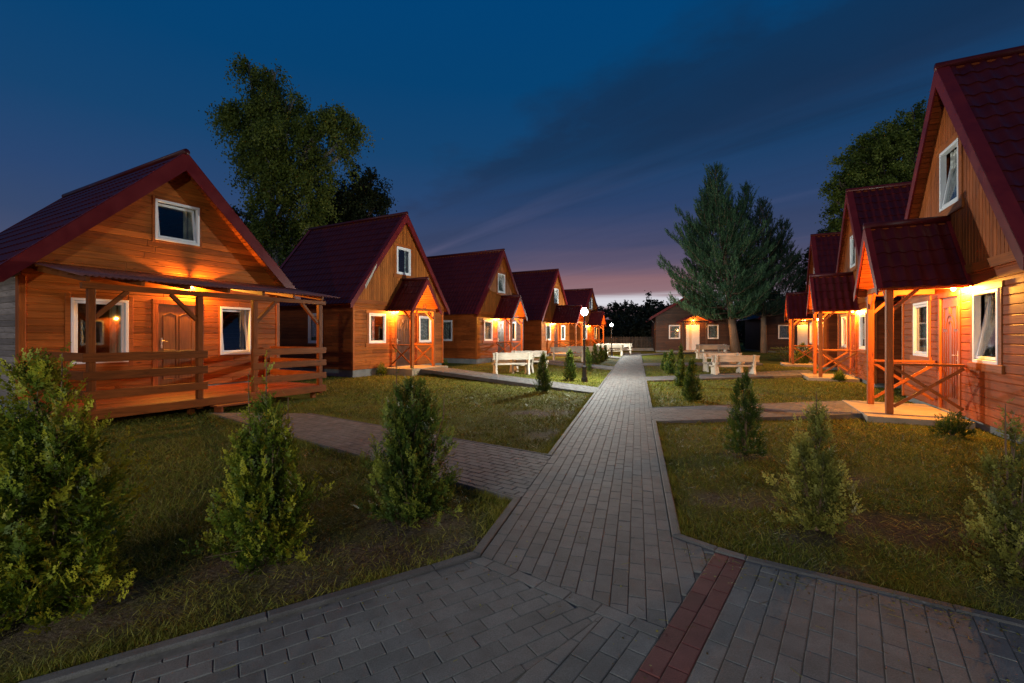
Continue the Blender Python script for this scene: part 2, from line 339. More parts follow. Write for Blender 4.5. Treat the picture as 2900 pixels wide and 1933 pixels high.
# ------------------------------------------------------------------ cabin pieces
def roof_tiles(mb, side, y0, L, ZR, T, ang, per=.21, row=.36, amp=.030, step=.02, res=7):
    ca, sa = math.cos(ang), math.sin(ang); nc = max(2, int(L / per * res)) + 1; ss = [L * i / (nc - 1) for i in range(nc)]
    nr = int(math.ceil(T / row))
    def pt(s_, t, h): return (side * (t * ca + h * sa), y0 + s_, ZR - t * sa + h * ca)
    wav = [amp * (0.5 + 0.5 * math.cos(2 * math.pi * s_ / per)) ** 1.4 for s_ in ss]
    v = []; f = []
    for k in range(nr):
        ta, tb = k * row, min((k + 1) * row, T); b = len(v)
        rows = ((ta, .0), ((ta + tb) / 2, step * .35), (tb, step)); 
        for (t, hs) in rows: v += [pt(s_, t + (.012 * math.sin(2 * math.pi * s_ / per) if t not in (0, T) else 0), hs + w) for s_, w in zip(ss, wav)]
        for j in range(2):
            for i in range(nc - 1):
                q = (b + j * nc + i, b + j * nc + i + 1, b + (j + 1) * nc + i + 1, b + (j + 1) * nc + i); f.append(q if side > 0 else q[::-1])
        b2 = len(v)
        v += [pt(s_, tb + .012 * math.sin(2 * math.pi * s_ / per) if tb < T else tb, step + w) for s_, w in zip(ss, wav)] + [pt(s_, tb + .012 * math.sin(2 * math.pi * s_ / per) if tb < T else tb, w - .002) for s_, w in zip(ss, wav)]
        for i in range(nc - 1):
            q = (b2 + i, b2 + i + 1, b2 + nc + i + 1, b2 + nc + i); f.append(q if side > 0 else q[::-1])
    mb.add(v, f, .5)
def gable_roof(parent, y0, y1, ZR, WE, ZE, barge_w, mat_roof, mat_barge, thick=.09, per=.21, row=.36, name='roof', soffit_mat=None, cap=.16, overlapflash=.14):
    ang = math.atan2(ZR - ZE, WE); T = math.hypot(WE, ZR - ZE); ca, sa = math.cos(ang), math.sin(ang)
    mb = MB()
    for sd in (1, -1): roof_tiles(mb, sd, y0, y1 - y0, ZR, T, ang, per, row)
    ro = mb.build(name, mat_roof, parent, smooth=True)
    sf = MB()                                     # boarding under the tiles
    for sd in (1, -1):
        t = 0.0
        while t < T - .02:
            t2 = min(t + .11, T - .01)
            for a, b_ in ((y0 + .03, y1 - .03),):
                q = lambda tt, h, y: (sd * (tt * ca + h * sa), y, ZR - tt * sa + h * ca)
                v = [q(t, -.012, a), q(t2, -.012, a), q(t2, -.012, b_), q(t, -.012, b_), q(t + .006, -thick, a), q(t2 - .006, -thick, a), q(t2 - .006, -thick, b_), q(t + .006, -thick, b_)]
                v = [(x, y, z) if abs(x) > 1e-9 else (0, y, z) for x, y, z in v]
                sf.add(v, [(0, 1, 2, 3), (7, 6, 5, 4), (0, 4, 5, 1), (1, 5, 6, 2), (2, 6, 7, 3), (3, 7, 4, 0)])
            t = t2
    sf.build('soffit', soffit_mat or M['wy'], ro)
    for sd in (1, -1):                            # barge boards, front and back in one piece per slope
        for (ya, yb) in ((y0 - .025, y0 + .004), (y1 - .004, y1 + .025)):
            bg = MB()
            up = .045 / ca
            poly = [(0, ZR + up), (sd * (WE + .03), ZE + up - .03 * sa / ca), (sd * (WE + .03), ZE - barge_w * .9), (sd * (WE - .05), ZE - barge_w * 1.0 + .05), (0, ZR - barge_w / ca)]
            bg.prism(poly, lambda a, b, h: (a, h, b), ya, yb)
            inn = 1 if ya < (y0 + y1) / 2 else -1
            yc0, yc1 = (y0 - .025, y0 + cap) if inn > 0 else (y1 - cap, y1 + .025)
            q = lambda tt, h, y: (sd * (tt * ca + h * sa), y, ZR - tt * sa + h * ca)
            v = [q(0.0, .047, yc0), q(T + .02, .047, yc0), q(T + .02, .047, yc1), q(0.0, .047, yc1), q(0.0, .03, yc0), q(T + .02, .03, yc0), q(T + .02, .03, yc1), q(0.0, .03, yc1)]
            bg.add(v, [(0, 1, 2, 3), (7, 6, 5, 4), (0, 4, 5, 1), (1, 5, 6, 2), (2, 6, 7, 3), (3, 7, 4, 0)])
            bg.build('barge_board', mat_barge, ro)
    rc = MB()
    rc.tube([(0, y0 - .03, ZR + .05), (0, y1 + .03, ZR + .05)], .075, 10)
    rc.build('ridge_cap', mat_roof, ro, smooth=True)
    return ro
def front(p): return Matrix.Identity(4)
def window(parent, T, x0, x1, z0, z1, tilt=False, curtains='sides', casing=.1, cas_mat='beam', wide=True, lace='lace', swing=0.0):
    f = MB(T); w = .055
    for a in ((x0, x1, z0, z0 + w), (x0, x1, z1 - w, z1), (x0, x0 + w, z0 + w, z1 - w), (x1 - w, x1, z0 + w, z1 - w)): f.box(a[0], a[1], -.045, .05, a[2], a[3], .5)
    fo = f.build('window', M['white'], parent, bev=.006)
    i0, i1, j0, j1 = x0 + w + .003, x1 - w - .003, z0 + w + .003, z1 - w - .003
    TT = T
    if tilt: TT = T @ Matrix.Translation((0, .02, j0)) @ Matrix.Rotation(math.radians(-8.5), 4, 'X') @ Matrix.Translation((0, -.02, -j0))
    if swing: TT = T @ Matrix.Translation((i0, .0, 0)) @ Matrix.Rotation(math.radians(swing), 4, 'Z') @ Matrix.Translation((-i0, 0, 0))
    s = MB(TT); q = .05
    for a in ((i0, i1, j0, j0 + q), (i0, i1, j1 - q, j1), (i0, i0 + q, j0 + q, j1 - q), (i1 - q, i1, j0 + q, j1 - q)): s.box(a[0], a[1], -.025, .035, a[2], a[3], .5)
    s.build('sash', M['white'], fo, bev=.006)
    g = MB(TT); g.box(i0 + q - .006, i1 - q + .006, .004, .012, j0 + q - .006, j1 - q + .006, .5); g.build('pane', M['glass'], fo)
    c = MB(T)
    def cur(a, b, y):
        n = max(6, int((b - a) / .018)); v = []; fc = []
        for i in range(n + 1):
            x = a + (b - a) * i / n; yy = y + .022 * math.sin(x * 55 + a * 9) + .01 * math.sin(x * 23)
            v += [(x, yy, z0 + .02), (x, yy, z1 - .02)]
            if i: fc.append((2 * i - 2, 2 * i, 2 * i + 1, 2 * i - 1))
        c.add(v, fc, .5)
    if curtains == 'full': cur(x0 + .03, x1 - .03, .12)
    elif curtains == 'sides': cur(x0 + .03, x0 + (x1 - x0) * .34, .12); cur(x1 - (x1 - x0) * .3, x1 - .03, .12)
    elif curtains == 'right': cur(x1 - (x1 - x0) * .3, x1 - .03, .12)
    elif curtains == 'left': cur(x0 + .03, x0 + (x1 - x0) * .5, .12)
    if curtains: c.build('curtain', M[lace], fo, smooth=True)
    k = MB(T); o = casing
    if wide:
        k.box(x0 - o, x0 - .001, -.038, .0, z0, z1); k.box(x1 + .001, x1 + o, -.038, .0, z0, z1)
        k.box(x0 - o - .05, x1 + o + .05, -.046, 0, z1 + .001, z1 + o); k.box(x0 - o - .06, x1 + o + .06, -.055, 0, z0 - o - .03, z0 - .001)
    else:
        k.box(x0 - o, x0 - .001, -.038, .0, z0 - o, z1 + o); k.box(x1 + .001, x1 + o, -.038, .0, z0 - o, z1 + o)
        k.box(x0, x1, -.036, 0, z1 + .001, z1 + o); k.box(x0, x1, -.036, 0, z0 - o, z0 - .001)
    k.build('casing', M[cas_mat], fo, bev=.005)
    return fo
def door(parent, x0, x1, z0, z1, mat, handle_left=True, cas_mat='post', style='arch', casing=.085):
    d = MB(); d.box(x0, x1, -.004, .045, z0, z1, .5); cx = (x0 + x1) / 2; W = x1 - x0; Hh = z1 - z0
    if style == 'arch':
        rr = .011; y = -.006
        def tb(pts): d.tube([(x, y, z) for x, z in pts], rr, 6, .8)
        a, b_ = cx - W * .34, cx + W * .34; zt = z1 - Hh * .09; zm = z1 - Hh * .28
        arc = [(cx + W * .20 * math.cos(t), z1 - Hh * .25 + Hh * .09 * math.sin(t)) for t in np.linspace(math.pi, 0, 9)]
        arc2 = [(cx + W * .10 * math.cos(t), z1 - Hh * .26 + Hh * .05 * math.sin(t)) for t in np.linspace(math.pi, 0, 7)]
        tb([(a, zm), (a, zt), (cx - W * .05, zt), (cx - W * .05, zt - Hh * .06)]); tb([(b_, zm), (b_, zt), (cx + W * .05, zt), (cx + W * .05, zt - Hh * .06)])
        tb([(a, zm), (a + W * .12, zm)] + arc + [(b_ - W * .12, zm), (b_, zm)]); tb([(cx - W * .10, z0 + Hh * .12)] + arc2 + [(cx + W * .10, z0 + Hh * .12)])
        for xx in (a, a + W * .12, b_ - W * .12, b_): tb([(xx, zm - .05), (xx, z0 + Hh * .12)])
    elif style == 'panel':
        for (pa, pb, za, zb) in ((x0 + W * .14, cx - W * .04, z0 + Hh * .45, z1 - Hh * .1), (cx + W * .04, x1 - W * .14, z0 + Hh * .45, z1 - Hh * .1), (x0 + W * .14, cx - W * .04, z0 + Hh * .1, z0 + Hh * .38), (cx + W * .04, x1 - W * .14, z0 + Hh * .1, z0 + Hh * .38)):
            pts = [(pa, za), (pb, za), (pb, zb - .06), ((pa + pb) / 2, zb), (pa, zb - .06), (pa, za)]
            d.tube([(x, -.006, z) for x, z in pts], .01, 6, .7)
    do = d.build('door', mat, parent)
    h = MB(); hx = x0 + .075 if handle_left else x1 - .075; sg = 1 if handle_left else -1; hz = z0 + 1.02
    h.box(hx - .018, hx + .018, -.016, -.004, hz - .12, hz + .12, .5); h.tube([(hx, -.012, hz + .04), (hx, -.055, hz + .04), (hx + sg * .11, -.055, hz + .04)], .009, 8, .5); h.lathe([(.012, 0), (.016, .005), (.016, .015)], 10, (hx, -.02, hz - .06), .5)
    h.build('handle', M['metal'], do, bev=.003)
    k = MB(); k.box(x0 - casing, x0 - .001, -.04, 0, z0, z1); k.box(x1 + .001, x1 + casing, -.04, 0, z0, z1); k.box(x0 - casing, x1 + casing, -.042, 0, z1 + .001, z1 + casing)
    k.build('casing', M[cas_mat], do, bev=.005)
    s = MB(); s.box(x0, x1, -.07, .04, z0 - .06, z0 - .002, .5); s.build('threshold', M['concrete'], do)
    return do
def globe(parent, c, r, watts, name='porch_lamp'):
    mat = M['warm']
    b = MB(); b.lathe([(.001, -r), (r * .5, -r * .87), (r * .87, -r * .5), (r, 0), (r * .87, r * .5), (r * .5, r * .87), (.001, r)], 10, c, .5)
    o = b.build(name, mat, parent, smooth=True)
    k = MB(); k.lathe([(r * .6, r * .86), (r * .75, r), (r * .75, r + .02)], 12, c, .5); k.bar((c[0], c[1], c[2] + r + .02), (c[0], min(c[1] + .12, 0), c[2] + r + .02), .03, .02); k.build('bracket', M['iron'], o); bulb(o, c, watts, (1, .40, .05), r * .7)
    return o
def number(parent, text, T, size):
    cu = bpy.data.curves.new('house_number', 'FONT'); cu.body = text; cu.size = size; cu.extrude = .004; cu.align_x = 'CENTER'
    o = bpy.data.objects.new('house_number', cu); dg = bpy.context.evaluated_depsgraph_get()
    COL.objects.link(o); dg.update(); me = bpy.data.meshes.new_from_object(o.evaluated_get(dg)); bpy.data.objects.remove(o); bpy.data.curves.remove(cu)
    me.name = 'house_number'; me.transform(T); me.attributes.new('rnd', 'FLOAT', 'POINT')
    return link('house_number', me, M['number'], parent)

def cabin(label, ox, oy, ang, base, ridge=6.67, red=False, doormat='door_brown', pdepth=1.3, slab=.1, tilt=(False, False, False), cur=('sides', 'sides', 'sides'),
          lampx=.5, num=None, handle_left=True, D=5.7, lamp=True, chip=False, lampr=.036):
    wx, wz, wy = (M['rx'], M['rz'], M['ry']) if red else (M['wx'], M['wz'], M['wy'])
    c = thing('cabin', label, 'cabin', (ox, oy, 0), ang, 'steep roofed timber cabins along the path')
    B = base; W = 2.72; ZT = B + 2.62; ZR = ridge; WE = 2.98; ZE = B + 2.58; sl = (ZR - ZE) / WE
    f = MB(); f.box(-W + .03, W - .03, .03, D - .03, -.3, B + .13, .5); f.build('foundation', M['concrete'], c)
    win = [(-1.95, -1.05, B + 1.1, B + 2.28), (1.0, 1.84, B + 1.1, B + 2.28), (-.42, .44, B + 3.98, B + 5.13)]; dr = (-.43, .42, B + .13, B + 2.28)
    fm = lambda a, b, h: (a, -h, b)
    w1 = MB(); boards(w1, [(-W, B + .12), (W, B + .12), (W, ZT), (-W, ZT)], fm, .145, True, [win[0], win[1], dr]); w1.build('wall', wx, c)
    w2 = MB(); zt = ZR - .1; boards(w2, [(-W, ZT), (W, ZT), (W, zt - sl * W), (0, zt), (-W, zt - sl * W)], fm, .115, False, [win[2]]); w2.build('gable', wz, c)
    back = MB(); back.prism([(-W, B + .1), (W, B + .1), (W, zt - sl * W), (0, zt), (-W, zt - sl * W)], lambda a, b, h: (a, D - h, b), 0, .04); back.build('wall', wx, c)
    for sd in (1, -1):
        s = MB(); sh = (B + .12, ZE + .12); hole = [(1.6, 2.45, B + 1.1, B + 2.28)] if sd < 0 else []
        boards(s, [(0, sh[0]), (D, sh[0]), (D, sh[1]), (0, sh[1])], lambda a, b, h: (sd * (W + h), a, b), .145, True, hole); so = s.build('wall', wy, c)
        if sd < 0:
            Tm = Matrix.Translation((-W, 0, 0)) @ Matrix.Rotation(math.radians(-90), 4, 'Z')   # local x -> -y, front -> -x
            window(c, Tm, -2.45, -1.6, B + 1.1, B + 2.28, False, 'full', .08, 'beamy', False)
    for sd in (1, -1):
        cb = MB(); cb.box(sd * W - .055 if sd > 0 else -W - .03, sd * W + .03 if sd > 0 else -W + .055, -.045, .07, B + .1, ZT - .002)
        cb.build('corner_board', M['post'], c, bev=.006)
    tb = MB(); tb.box(-W - .02, W + .02, -.05, 0, ZT, ZT + .16); tb.build('trim_board', M['beam'], c, bev=.006)
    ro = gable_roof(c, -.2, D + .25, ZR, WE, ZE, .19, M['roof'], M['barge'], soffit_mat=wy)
    if chip:
        k = MB(); a0, a1 = .58, .78
        k.prism([(-WE * a0, ZR - (ZR - ZE) * a0 - .02), (-WE * a0 - .05, ZR - (ZR - ZE) * a0 - .2), (-WE * (a0 + .1), ZR - (ZR - ZE) * (a0 + .1) - .24), (-WE * a1 + .02, ZR - (ZR - ZE) * a1 - .28), (-WE * a1, ZR - (ZR - ZE) * a1 - .13)], lambda a, b, h: (a, h, b), -.232, -.226)
        x = k.build('barge_board', M['palez'], ro); x['label'] = 'bare pale patch on barge board'
    for i, w in enumerate(win): window(c, Matrix.Identity(4), *w, tilt=tilt[i], curtains=cur[i], lace='lace', casing=.1 if i < 2 else .13)
    door(c, *dr, M[doormat], handle_left)
    # porch: slab, two posts, canopy roof, rails
    zs = B + slab; pr = MB(); pr.box(-1.15, 1.15, -pdepth - .2, -.05, -.05, zs, .5); po = pr.build('porch_slab', M['slab'], c, bev=.01)
    yp = -(pdepth - .22); zb = B + 2.42; cz = ZT + 1.08; ch = .86; ce = B + 2.43
    for sd in (1, -1):
        p = MB(); p.box(sd * .68 - .055, sd * .68 + .055, yp - .055, yp + .055, zs, zb); p.build('porch_post', M['post'], c, bev=.01)
    pro = gable_roof(c, -pdepth, -.012, cz, ch + .06, ce - .02, .13, M['roof'], M['barge'], thick=.06, name='porch_roof', soffit_mat=wy, cap=.07)
    bm = MB(); bm.box(-.8, .8, yp - .05, yp + .05, zb + .002, zb + .11)
    bm.build('beam', M['beam'], pro, bev=.006)
    for sd in (1, -1):
        b2 = MB(); b2.box(sd * .68 - .045, sd * .68 + .045, yp + .056, -.045, zb - .03, zb + .09); b2.bar((sd * .68, yp + .05, zb - .38), (sd * .68, yp + .42, zb - .01), .06, .06)
        b2.bar((sd * (.68 - .05), yp, zb - .3), (sd * (.68 - .33), yp, zb + .0), .05, .05)
        b2.build('bracket', M['beamy'], pro, bev=.005)
    for sd in (1, -1):
        r_ = MB(); x = sd * .68; zt_ = B + 1.02; z0_ = zs + .14; ya, yb = yp + .06, -.045
        r_.box(x - .045, x + .045, ya, yb, zt_ - .02, zt_ + .025)
        r_.bar((x - .016, ya, zt_ - .05), (x - .016, yb, z0_), .028, .055); r_.bar((x + .016, ya, z0_), (x + .016, yb, zt_ - .05), .028, .055)
        r_.build('porch_railing', M['beamy'], c, bev=.004)
    if lamp: globe(c, (lampx, -.14, B + 2.38), lampr, 690)
    if num: number(c, num, Matrix.Translation((.02, yp - .058, zb + .09)) @ Matrix.Rotation(math.radians(90), 4, 'X'), .26)
    return c

AR = math.atan2(-.894, -.447); AL = math.atan2(.877, .479)
dR = (-.894, .447); dL = (.877, -.479)
# right row
R1 = cabin('nearest red-brown cabin at the edge of the view, brown arch door and tilted window', 8.284, 8.588, AR, 0.0, 6.62, red=True, tilt=(False, True, True), cur=('sides', 'sides', 'sides'), lampx=.55, handle_left=False)
R2 = cabin('red-brown cabin behind the nearest porch, round shrub before its slab', 12.14, 16.16, AR, 0.0, 6.67, red=True, cur=('sides', 'full', 'sides'), lampx=.55, handle_left=False)
R3 = cabin('red-brown cabin half hidden beyond the clipped cone shrub', 15.63, 23.41, AR, 0.0, 6.67, red=True, cur=('sides', 'full', 'sides'), lampx=.55, handle_left=False)
# left row
L2 = cabin('orange cabin number 10 with a dark arch door and bare patch on its barge board', -4.62, 19.31, AL, .15, 6.67, doormat='door_dark', lampx=-.5, num='10', slab=.11, chip=True, cur=('left', 'full', 'sides'))
L3 = cabin('orange cabin with a black arch door behind the white picnic benches', -.664, 27.48, AL, .15, 6.67, doormat='door_black', lampx=-.5, num='11', slab=.11, tilt=(False, False, True), cur=('full', 'full', 'full'))
L4 = cabin('orange cabin with a deep dark porch canopy beside the nearer street lamp', 3.435, 35.64, AL, .1, 6.67, pdepth=2.1, doormat='door_dark', lampx=-.5, slab=.1, tilt=(False, False, True), cur=('full', 'full', 'full'))
L5 = cabin('last brown cabin of the row, between the two lit street lamps', 7.55, 43.8, AL, .1, 6.0, doormat='door_tan', lampx=-.5, slab=.1, tilt=(True, True, False), cur=('sides', 'sides', 'full'))

def veranda_cabin():
    c = thing('cabin', 'wide orange cabin with a fenced veranda across its whole front', 'cabin', (-7.89, 10.68, 0), math.atan2(.876, .482), 'timber cabins')
    W, D, ZR, WE, ZE = 2.55, 6.1, 5.72, 2.93, 2.70; sl = (ZR - ZE) / WE; zt = ZR - .1; fm = lambda a, b, h: (a, -h, b)
    f = MB(); f.box(-W + .03, W - .03, .03, D - .03, -.3, .36, .5); f.build('foundation', M['concrete'], c)
    win = [(-1.86, -.92, .98, 2.31), (.98, 1.79, 1.06, 2.29), (-.43, .5, 3.73, 4.66)]; dr = (-.37, .45, .36, 2.27)
    w = MB(); boards(w, [(-W, .34), (W, .34), (W, zt - sl * W), (0, zt), (-W, zt - sl * W)], fm, .14, True, win + [dr], h=.024, bev=.011); w.build('wall', M['wx'], c)
    b = MB(); b.prism([(-W, .34), (W, .34), (W, zt - sl * W), (0, zt), (-W, zt - sl * W)], lambda a, b_, h: (a, D - h, b_), 0, .04); b.build('wall', M['wx'], c)
    for sd in (1, -1):
        s = MB(); boards(s, [(0, .34), (D, .34), (D, ZE + .2), (0, ZE + .2)], lambda a, b_, h: (sd * (W + h), a, b_), .115, True, h=.028, bev=.016)
        x = s.build('wall', M['grey'] if sd < 0 else M['wy'], c)
        if sd < 0: x['label'] = 'pale weathered side wall'
    for sd in (1, -1):
        cb = MB(); cb.box(min(sd * W - sd * .06, sd * W + sd * .04), max(sd * W - sd * .06, sd * W + sd * .04), -.055, .13, .34, ZE - .03)
        cb.build('corner_board', M['post'], c, bev=.008)
    gable_roof(c, -.45, D + .35, ZR, WE, ZE, .26, M['roof'], M['barge'], per=.19, row=.36, soffit_mat=M['wy'], cap=.05)
    window(c, Matrix.Identity(4), *win[0], curtains='right', casing=.085, wide=False, lace='curtain', swing=1.6); window(c, Matrix.Identity(4), *win[1], tilt=True, curtains='right', casing=.03, wide=False, lace='curtain')
    window(c, Matrix.Identity(4), *win[2], tilt=True, curtains='right', casing=.05, wide=False, lace='curtain')
    door(c, *dr, M['door_tan'], True, 'post', 'panel', .11)
    # veranda
    yp = -2.25; dk = MB(); y = yp - .1; zd = .31
    while y < -.06: dk.box(-2.42, 2.28, y, min(y + .092, -.045), zd - .035, zd + random.uniform(-.002, .002)); y += .1
    do = dk.build('deck', M['deck'], c, bev=.004)
    jo = MB(); jo.box(-2.42, 2.28, yp - .135, yp - .102, zd - .16, zd - .006); jo.box(-2.42, -2.385, yp - .1, -.06, zd - .16, zd - .037); jo.box(2.245, 2.28, yp - .1, -.06, zd - .16, zd - .037)
    for x in (-2.2, -.7, .6, 2.1): jo.box(x - .05, x + .05, yp + .1, yp + .2, -.05, zd - .037); jo.box(x - .05, x + .05, -.6, -.5, -.05, zd - .037)
    jo.build('joist', M['oldbeam'], do, bev=.005)
    st = MB(); st.box(-.5, .45, yp - .42, yp - .14, .13, .165); st.box(-.42, -.38, yp - .4, yp - .14, -.02, .13); st.box(.33, .37, yp - .4, yp - .14, -.02, .13); st.build('step', M['deck'], c, bev=.005)
    px = (-2.29, -.62, .50, 2.18)
    for x in px:
        p = MB(); p.box(x - .052, x + .052, yp - .052, yp + .052, .1, 2.33); p.build('veranda_post', M['oldpost'], c, bev=.01)
    for x in (-2.34, 2.13): p = MB(); p.box(x, x + .1, -.16, -.06, .312, 1.2); p.build('veranda_post', M['oldpost'], c, bev=.01)
    bm = MB(); bm.box(-2.42, 2.34, yp - .045, yp + .045, 2.332, 2.43); bm.build('beam', M['oldbeam'], c, bev=.008)
    for x, s1 in ((-2.29, 1), (-.62, -1), (.50, 1), (2.18, -1)):
        br = MB(); br.bar((x + s1 * .05, yp, 1.86), (x + s1 * .5, yp, 2.33), .07, .075, (0, 1, 0)); br.build('brace', M['oldbeam'], c, bev=.006)
    for x in (-2.36, -1.6, -.85, -.1, .65, 1.4, 2.2):
        rf = MB(); rf.bar((x, -.05, 2.83), (x, yp - .1, 2.455 + .03), .06, .1); rf.build('rafter', M['oldbeamy'], c, bev=.006)
    # corrugated sheet, with a gap along the wall
    v = []; fc = []; n = 240; x0, x1 = -2.5, 2.6; ya, yb = -.16, yp - .26
    zz = lambda y: 2.925 + (y + .16) * (2.925 - 2.52) / (-.16 - (yp - .26))
    for i in range(n + 1):
        x = x0 + (x1 - x0) * i / n; h = .013 * math.sin(x * 2 * math.pi / .088)
        for yy in (ya, (ya + yb) / 2, yb): v.append((x, yy, zz(yy) + h))
        if i:
            a = 3 * i; fc += [(a - 3, a, a + 1, a - 2), (a - 2, a + 1, a + 2, a - 1)]
    cs = MB(); cs.add(v, fc, .5); co = cs.build('veranda_roof', M['corr'], c, smooth=True); so = co.modifiers.new('solid', 'SOLIDIFY'); so.thickness = .006
    lt = MB()
    for y in (-.5, -1.2, -1.9): lt.box(-2.48, 2.58, y - .03, y + .03, zz(y) - .055, zz(y) - .022)
    lt.build('batten', M['oldbeam'], co)
    for z in (1.11, .80, .48):
        for q, mm in (((-2.42, -.5, yp - .085, yp - .055), 'oldbeam'), ((.42, 2.32, yp - .085, yp - .055), 'oldbeam'), ((-2.375, -2.345, yp, -.16), 'oldbeamy'), ((2.235, 2.265, yp, -.16), 'oldbeamy')):
            rl = MB(); rl.box(*q, z, z + .15); rl.build('rail', M[mm], c, bev=.006)
    globe(c, (.28, -.12, 2.72), .033, 380)
    return c
L1 = veranda_cabin()

def far_cabin(label, cx, cy, ang, w=3.35, zr=5.6, ze=3.2, light=True):
    c = thing('cabin', label, 'cabin', (cx, cy, 0), ang, 'brown cabins at the end of the path'); D = 7; WE = w + .55; sl = (zr - ze) / WE; zt = zr - .12; fm = lambda a, b, h: (a, -h, b)
    f = MB(); f.box(-w + .05, w - .05, .05, D, -.2, .18, .5); f.build('foundation', M['concrete'], c)
    win = [(-2.15, -1.15, 1.25, 2.55), (1.25, 2.2, 1.25, 2.55)]; dr = (-.62, .55, .2, 2.6)
    m = MB(); boards(m, [(-w, .15), (w, .15), (w, zt - sl * w), (0, zt), (-w, zt - sl * w)], fm, .15, True, win + [dr]); m.build('wall', M['dark'], c)
    b = MB(); b.box(-w, -w + .04, 0, D, .15, ze + .1); b.box(w - .04, w, 0, D, .15, ze + .1); b.box(-w, w, D - .04, D, .15, ze + .1); b.build('wall', M['dark'], c)
    gable_roof(c, -.4, D + .3, zr, WE, ze, .2, M['roof'], M['barge'], soffit_mat=M['dark'])
    for q in win: window(c, Matrix.Identity(4), *q, curtains='full', wide=False, casing=.03, cas_mat='dark')
    door(c, *dr, M['door_white'], True, 'darkz', 'plain')
    for s in (-1, 1):
        gt = MB(); gt.tube([(s * (w + .5), -.3, ze), (s * (w + .1), -.1, ze - .5), (s * (w + .1), -.1, .1)], .045, 8); gt.tube([(s * (w + .5), -.4, ze), (s * (w + .5), D, ze)], .07, 8)
        gt.build('gutter', M['gutter'], c, smooth=True)
    for s in (-1, 1):
        p = MB(); p.box(s * 1.0 - .07, s * 1.0 + .07, -1.2, -1.06, 0, 2.75); p.build('porch_post', M['darkz'], c, bev=.01)
    pr = gable_roof(c, -1.4, -.01, 3.55, 1.5, 2.8, .14, M['roof'], M['barge'], thick=.06, name='porch_roof', soffit_mat=M['wy'], cap=.08)
    bm = MB(); bm.box(-1.2, 1.2, -1.19, -1.07, 2.752, 2.88); bm.build('beam', M['dark'], pr)
    sb = MB(); sb.box(-1.3, 1.3, -1.5, -.05, -.05, .16); sb.build('porch_slab', M['slab'], c)
    globe(c, (0, -.25, 2.95), .04, 320)
    return c
F1 = far_cabin('brown cabin with a white door at the end of the path behind the big pine', *P(1963, 950, 42.5)[:2], math.radians(-14))
F2 = far_cabin('brown cabin with a white door half hidden behind the slimmer pine and right-hand porches', *P(2277, 950, 42)[:2], math.radians(-14))

# ------------------------------------------------------------------ ground and paving
PL = lambda Y: (.46 + .275 * (Y - 5.6)); PR = lambda Y: (1.80 + .275 * (Y - 5.6))      # edges of the main path
pth = Vector((.275, 1)).normalized()
A_ = [(PL(41), 41), (PR(41), 41), (PR(3.45), 3.45), (PL(3.15), 3.15)]
b1a, b1b = G(1369, 1587.6), G(1877, 1792)
rl0, rl1 = G(2023.6, 1575.5), G(1795.5, 1931.8); rr0, rr1 = G(2111.7, 1598.6), G(1952.9, 1931.8)
def ext(a, b, t): return (a[0] + (b[0] - a[0]) * t, a[1] + (b[1] - a[1]) * t)
def isect(p, q, r, s):
    d1 = (q[0] - p[0], q[1] - p[1]); d2 = (s[0] - r[0], s[1] - r[1]); k = d1[0] * d2[1] - d1[1] * d2[0]; t = ((r[0] - p[0]) * d2[1] - (r[1] - p[1]) * d2[0]) / k
    return (p[0] + d1[0] * t, p[1] + d1[1] * t)
kl = [(PL(3.15), 3.15), G(1233, 1627), ext(G(1233, 1627), G(247, 1923), 4.0)]
kr = [(PR(3.45), 3.45), G(2023, 1572), G(2110, 1600), ext(G(2110, 1600), G(2900, 1794), 4.0)]
rlF, rrF = ext(rl0, rl1, 4.0), ext(rr0, rr1, 4.0)
meet = isect(b1a, b1b, rl0, rl1)
c0 = isect((PL(3), 3), (PL(30), 30), b1a, b1b)
prl = isect((PR(3), 3), (PR(30), 30), rl0, rl1)
def pave(name, conv, direction, mat, length=.2, width=.1, z=.0, zf=None, gap=.0018, origin=(0, 0), parent=None, tilt=.012):
    d = Vector(direction).normalized(); n = Vector((-d.y, d.x)); o = Vector(origin)
    cv = [((Vector(p) - o).dot(d), (Vector(p) - o).dot(n)) for p in conv]
    if area(cv) < 0: cv = cv[::-1]
    zf = zf or (lambda x, y: z)
    mapf = lambda a, b, h: (o.x + d.x * a + n.x * b, o.y + d.y * a + n.y * b, zf(o.x + d.x * a + n.x * b, o.y + d.y * a + n.y * b) + h)
    mb = MB(); a0, a1 = min(p[0] for p in cv), max(p[0] for p in cv); b0, b1 = min(p[1] for p in cv), max(p[1] for p in cv)
    for j in range(math.floor(b0 / width), math.ceil(b1 / width)):
        off = (length / 2 if j % 2 else 0)
        for i in range(math.floor((a0 - off) / length) - 1, math.ceil((a1 - off) / length) + 1):
            x, y = i * length + off, j * width
            c = clip_to([(x, y), (x + length, y), (x + length, y + width), (x, y + width)], cv)
            if len(c) > 2: tile(mb, c, mapf, .030 + random.uniform(-.0015, .0015), .004, gap, None, .0, tilt)
    o1 = mb.build(name, mat, None, kind='structure')
    bs = MB(); bs.add([mapf(a, b, .021) for a, b in cv], [tuple(range(len(cv)))], .5); bs.build('joint_sand', M['sand'], o1)
    return o1
pd = (-.275, -1)
pave('main_path', [(PL(41), 41), (PR(41), 41), prl, meet, c0], pd, M['pavwarm'], origin=(PR(3.45), 3.45))
pave('main_path', [(PR(3.45), 3.45), kr[1], rl0, prl], pd, M['pav'], origin=(PR(3.45), 3.45))
kd = (kl[2][0] - kl[1][0], kl[2][1] - kl[1][1])
b2a = G(1690, 1768); b2b = ext(b2a, G(1500, 1910), 6)
sold = Vector((b1b[0] - b1a[0], b1b[1] - b1a[1])).normalized(); sn = Vector((sold.y, -sold.x)) * .1
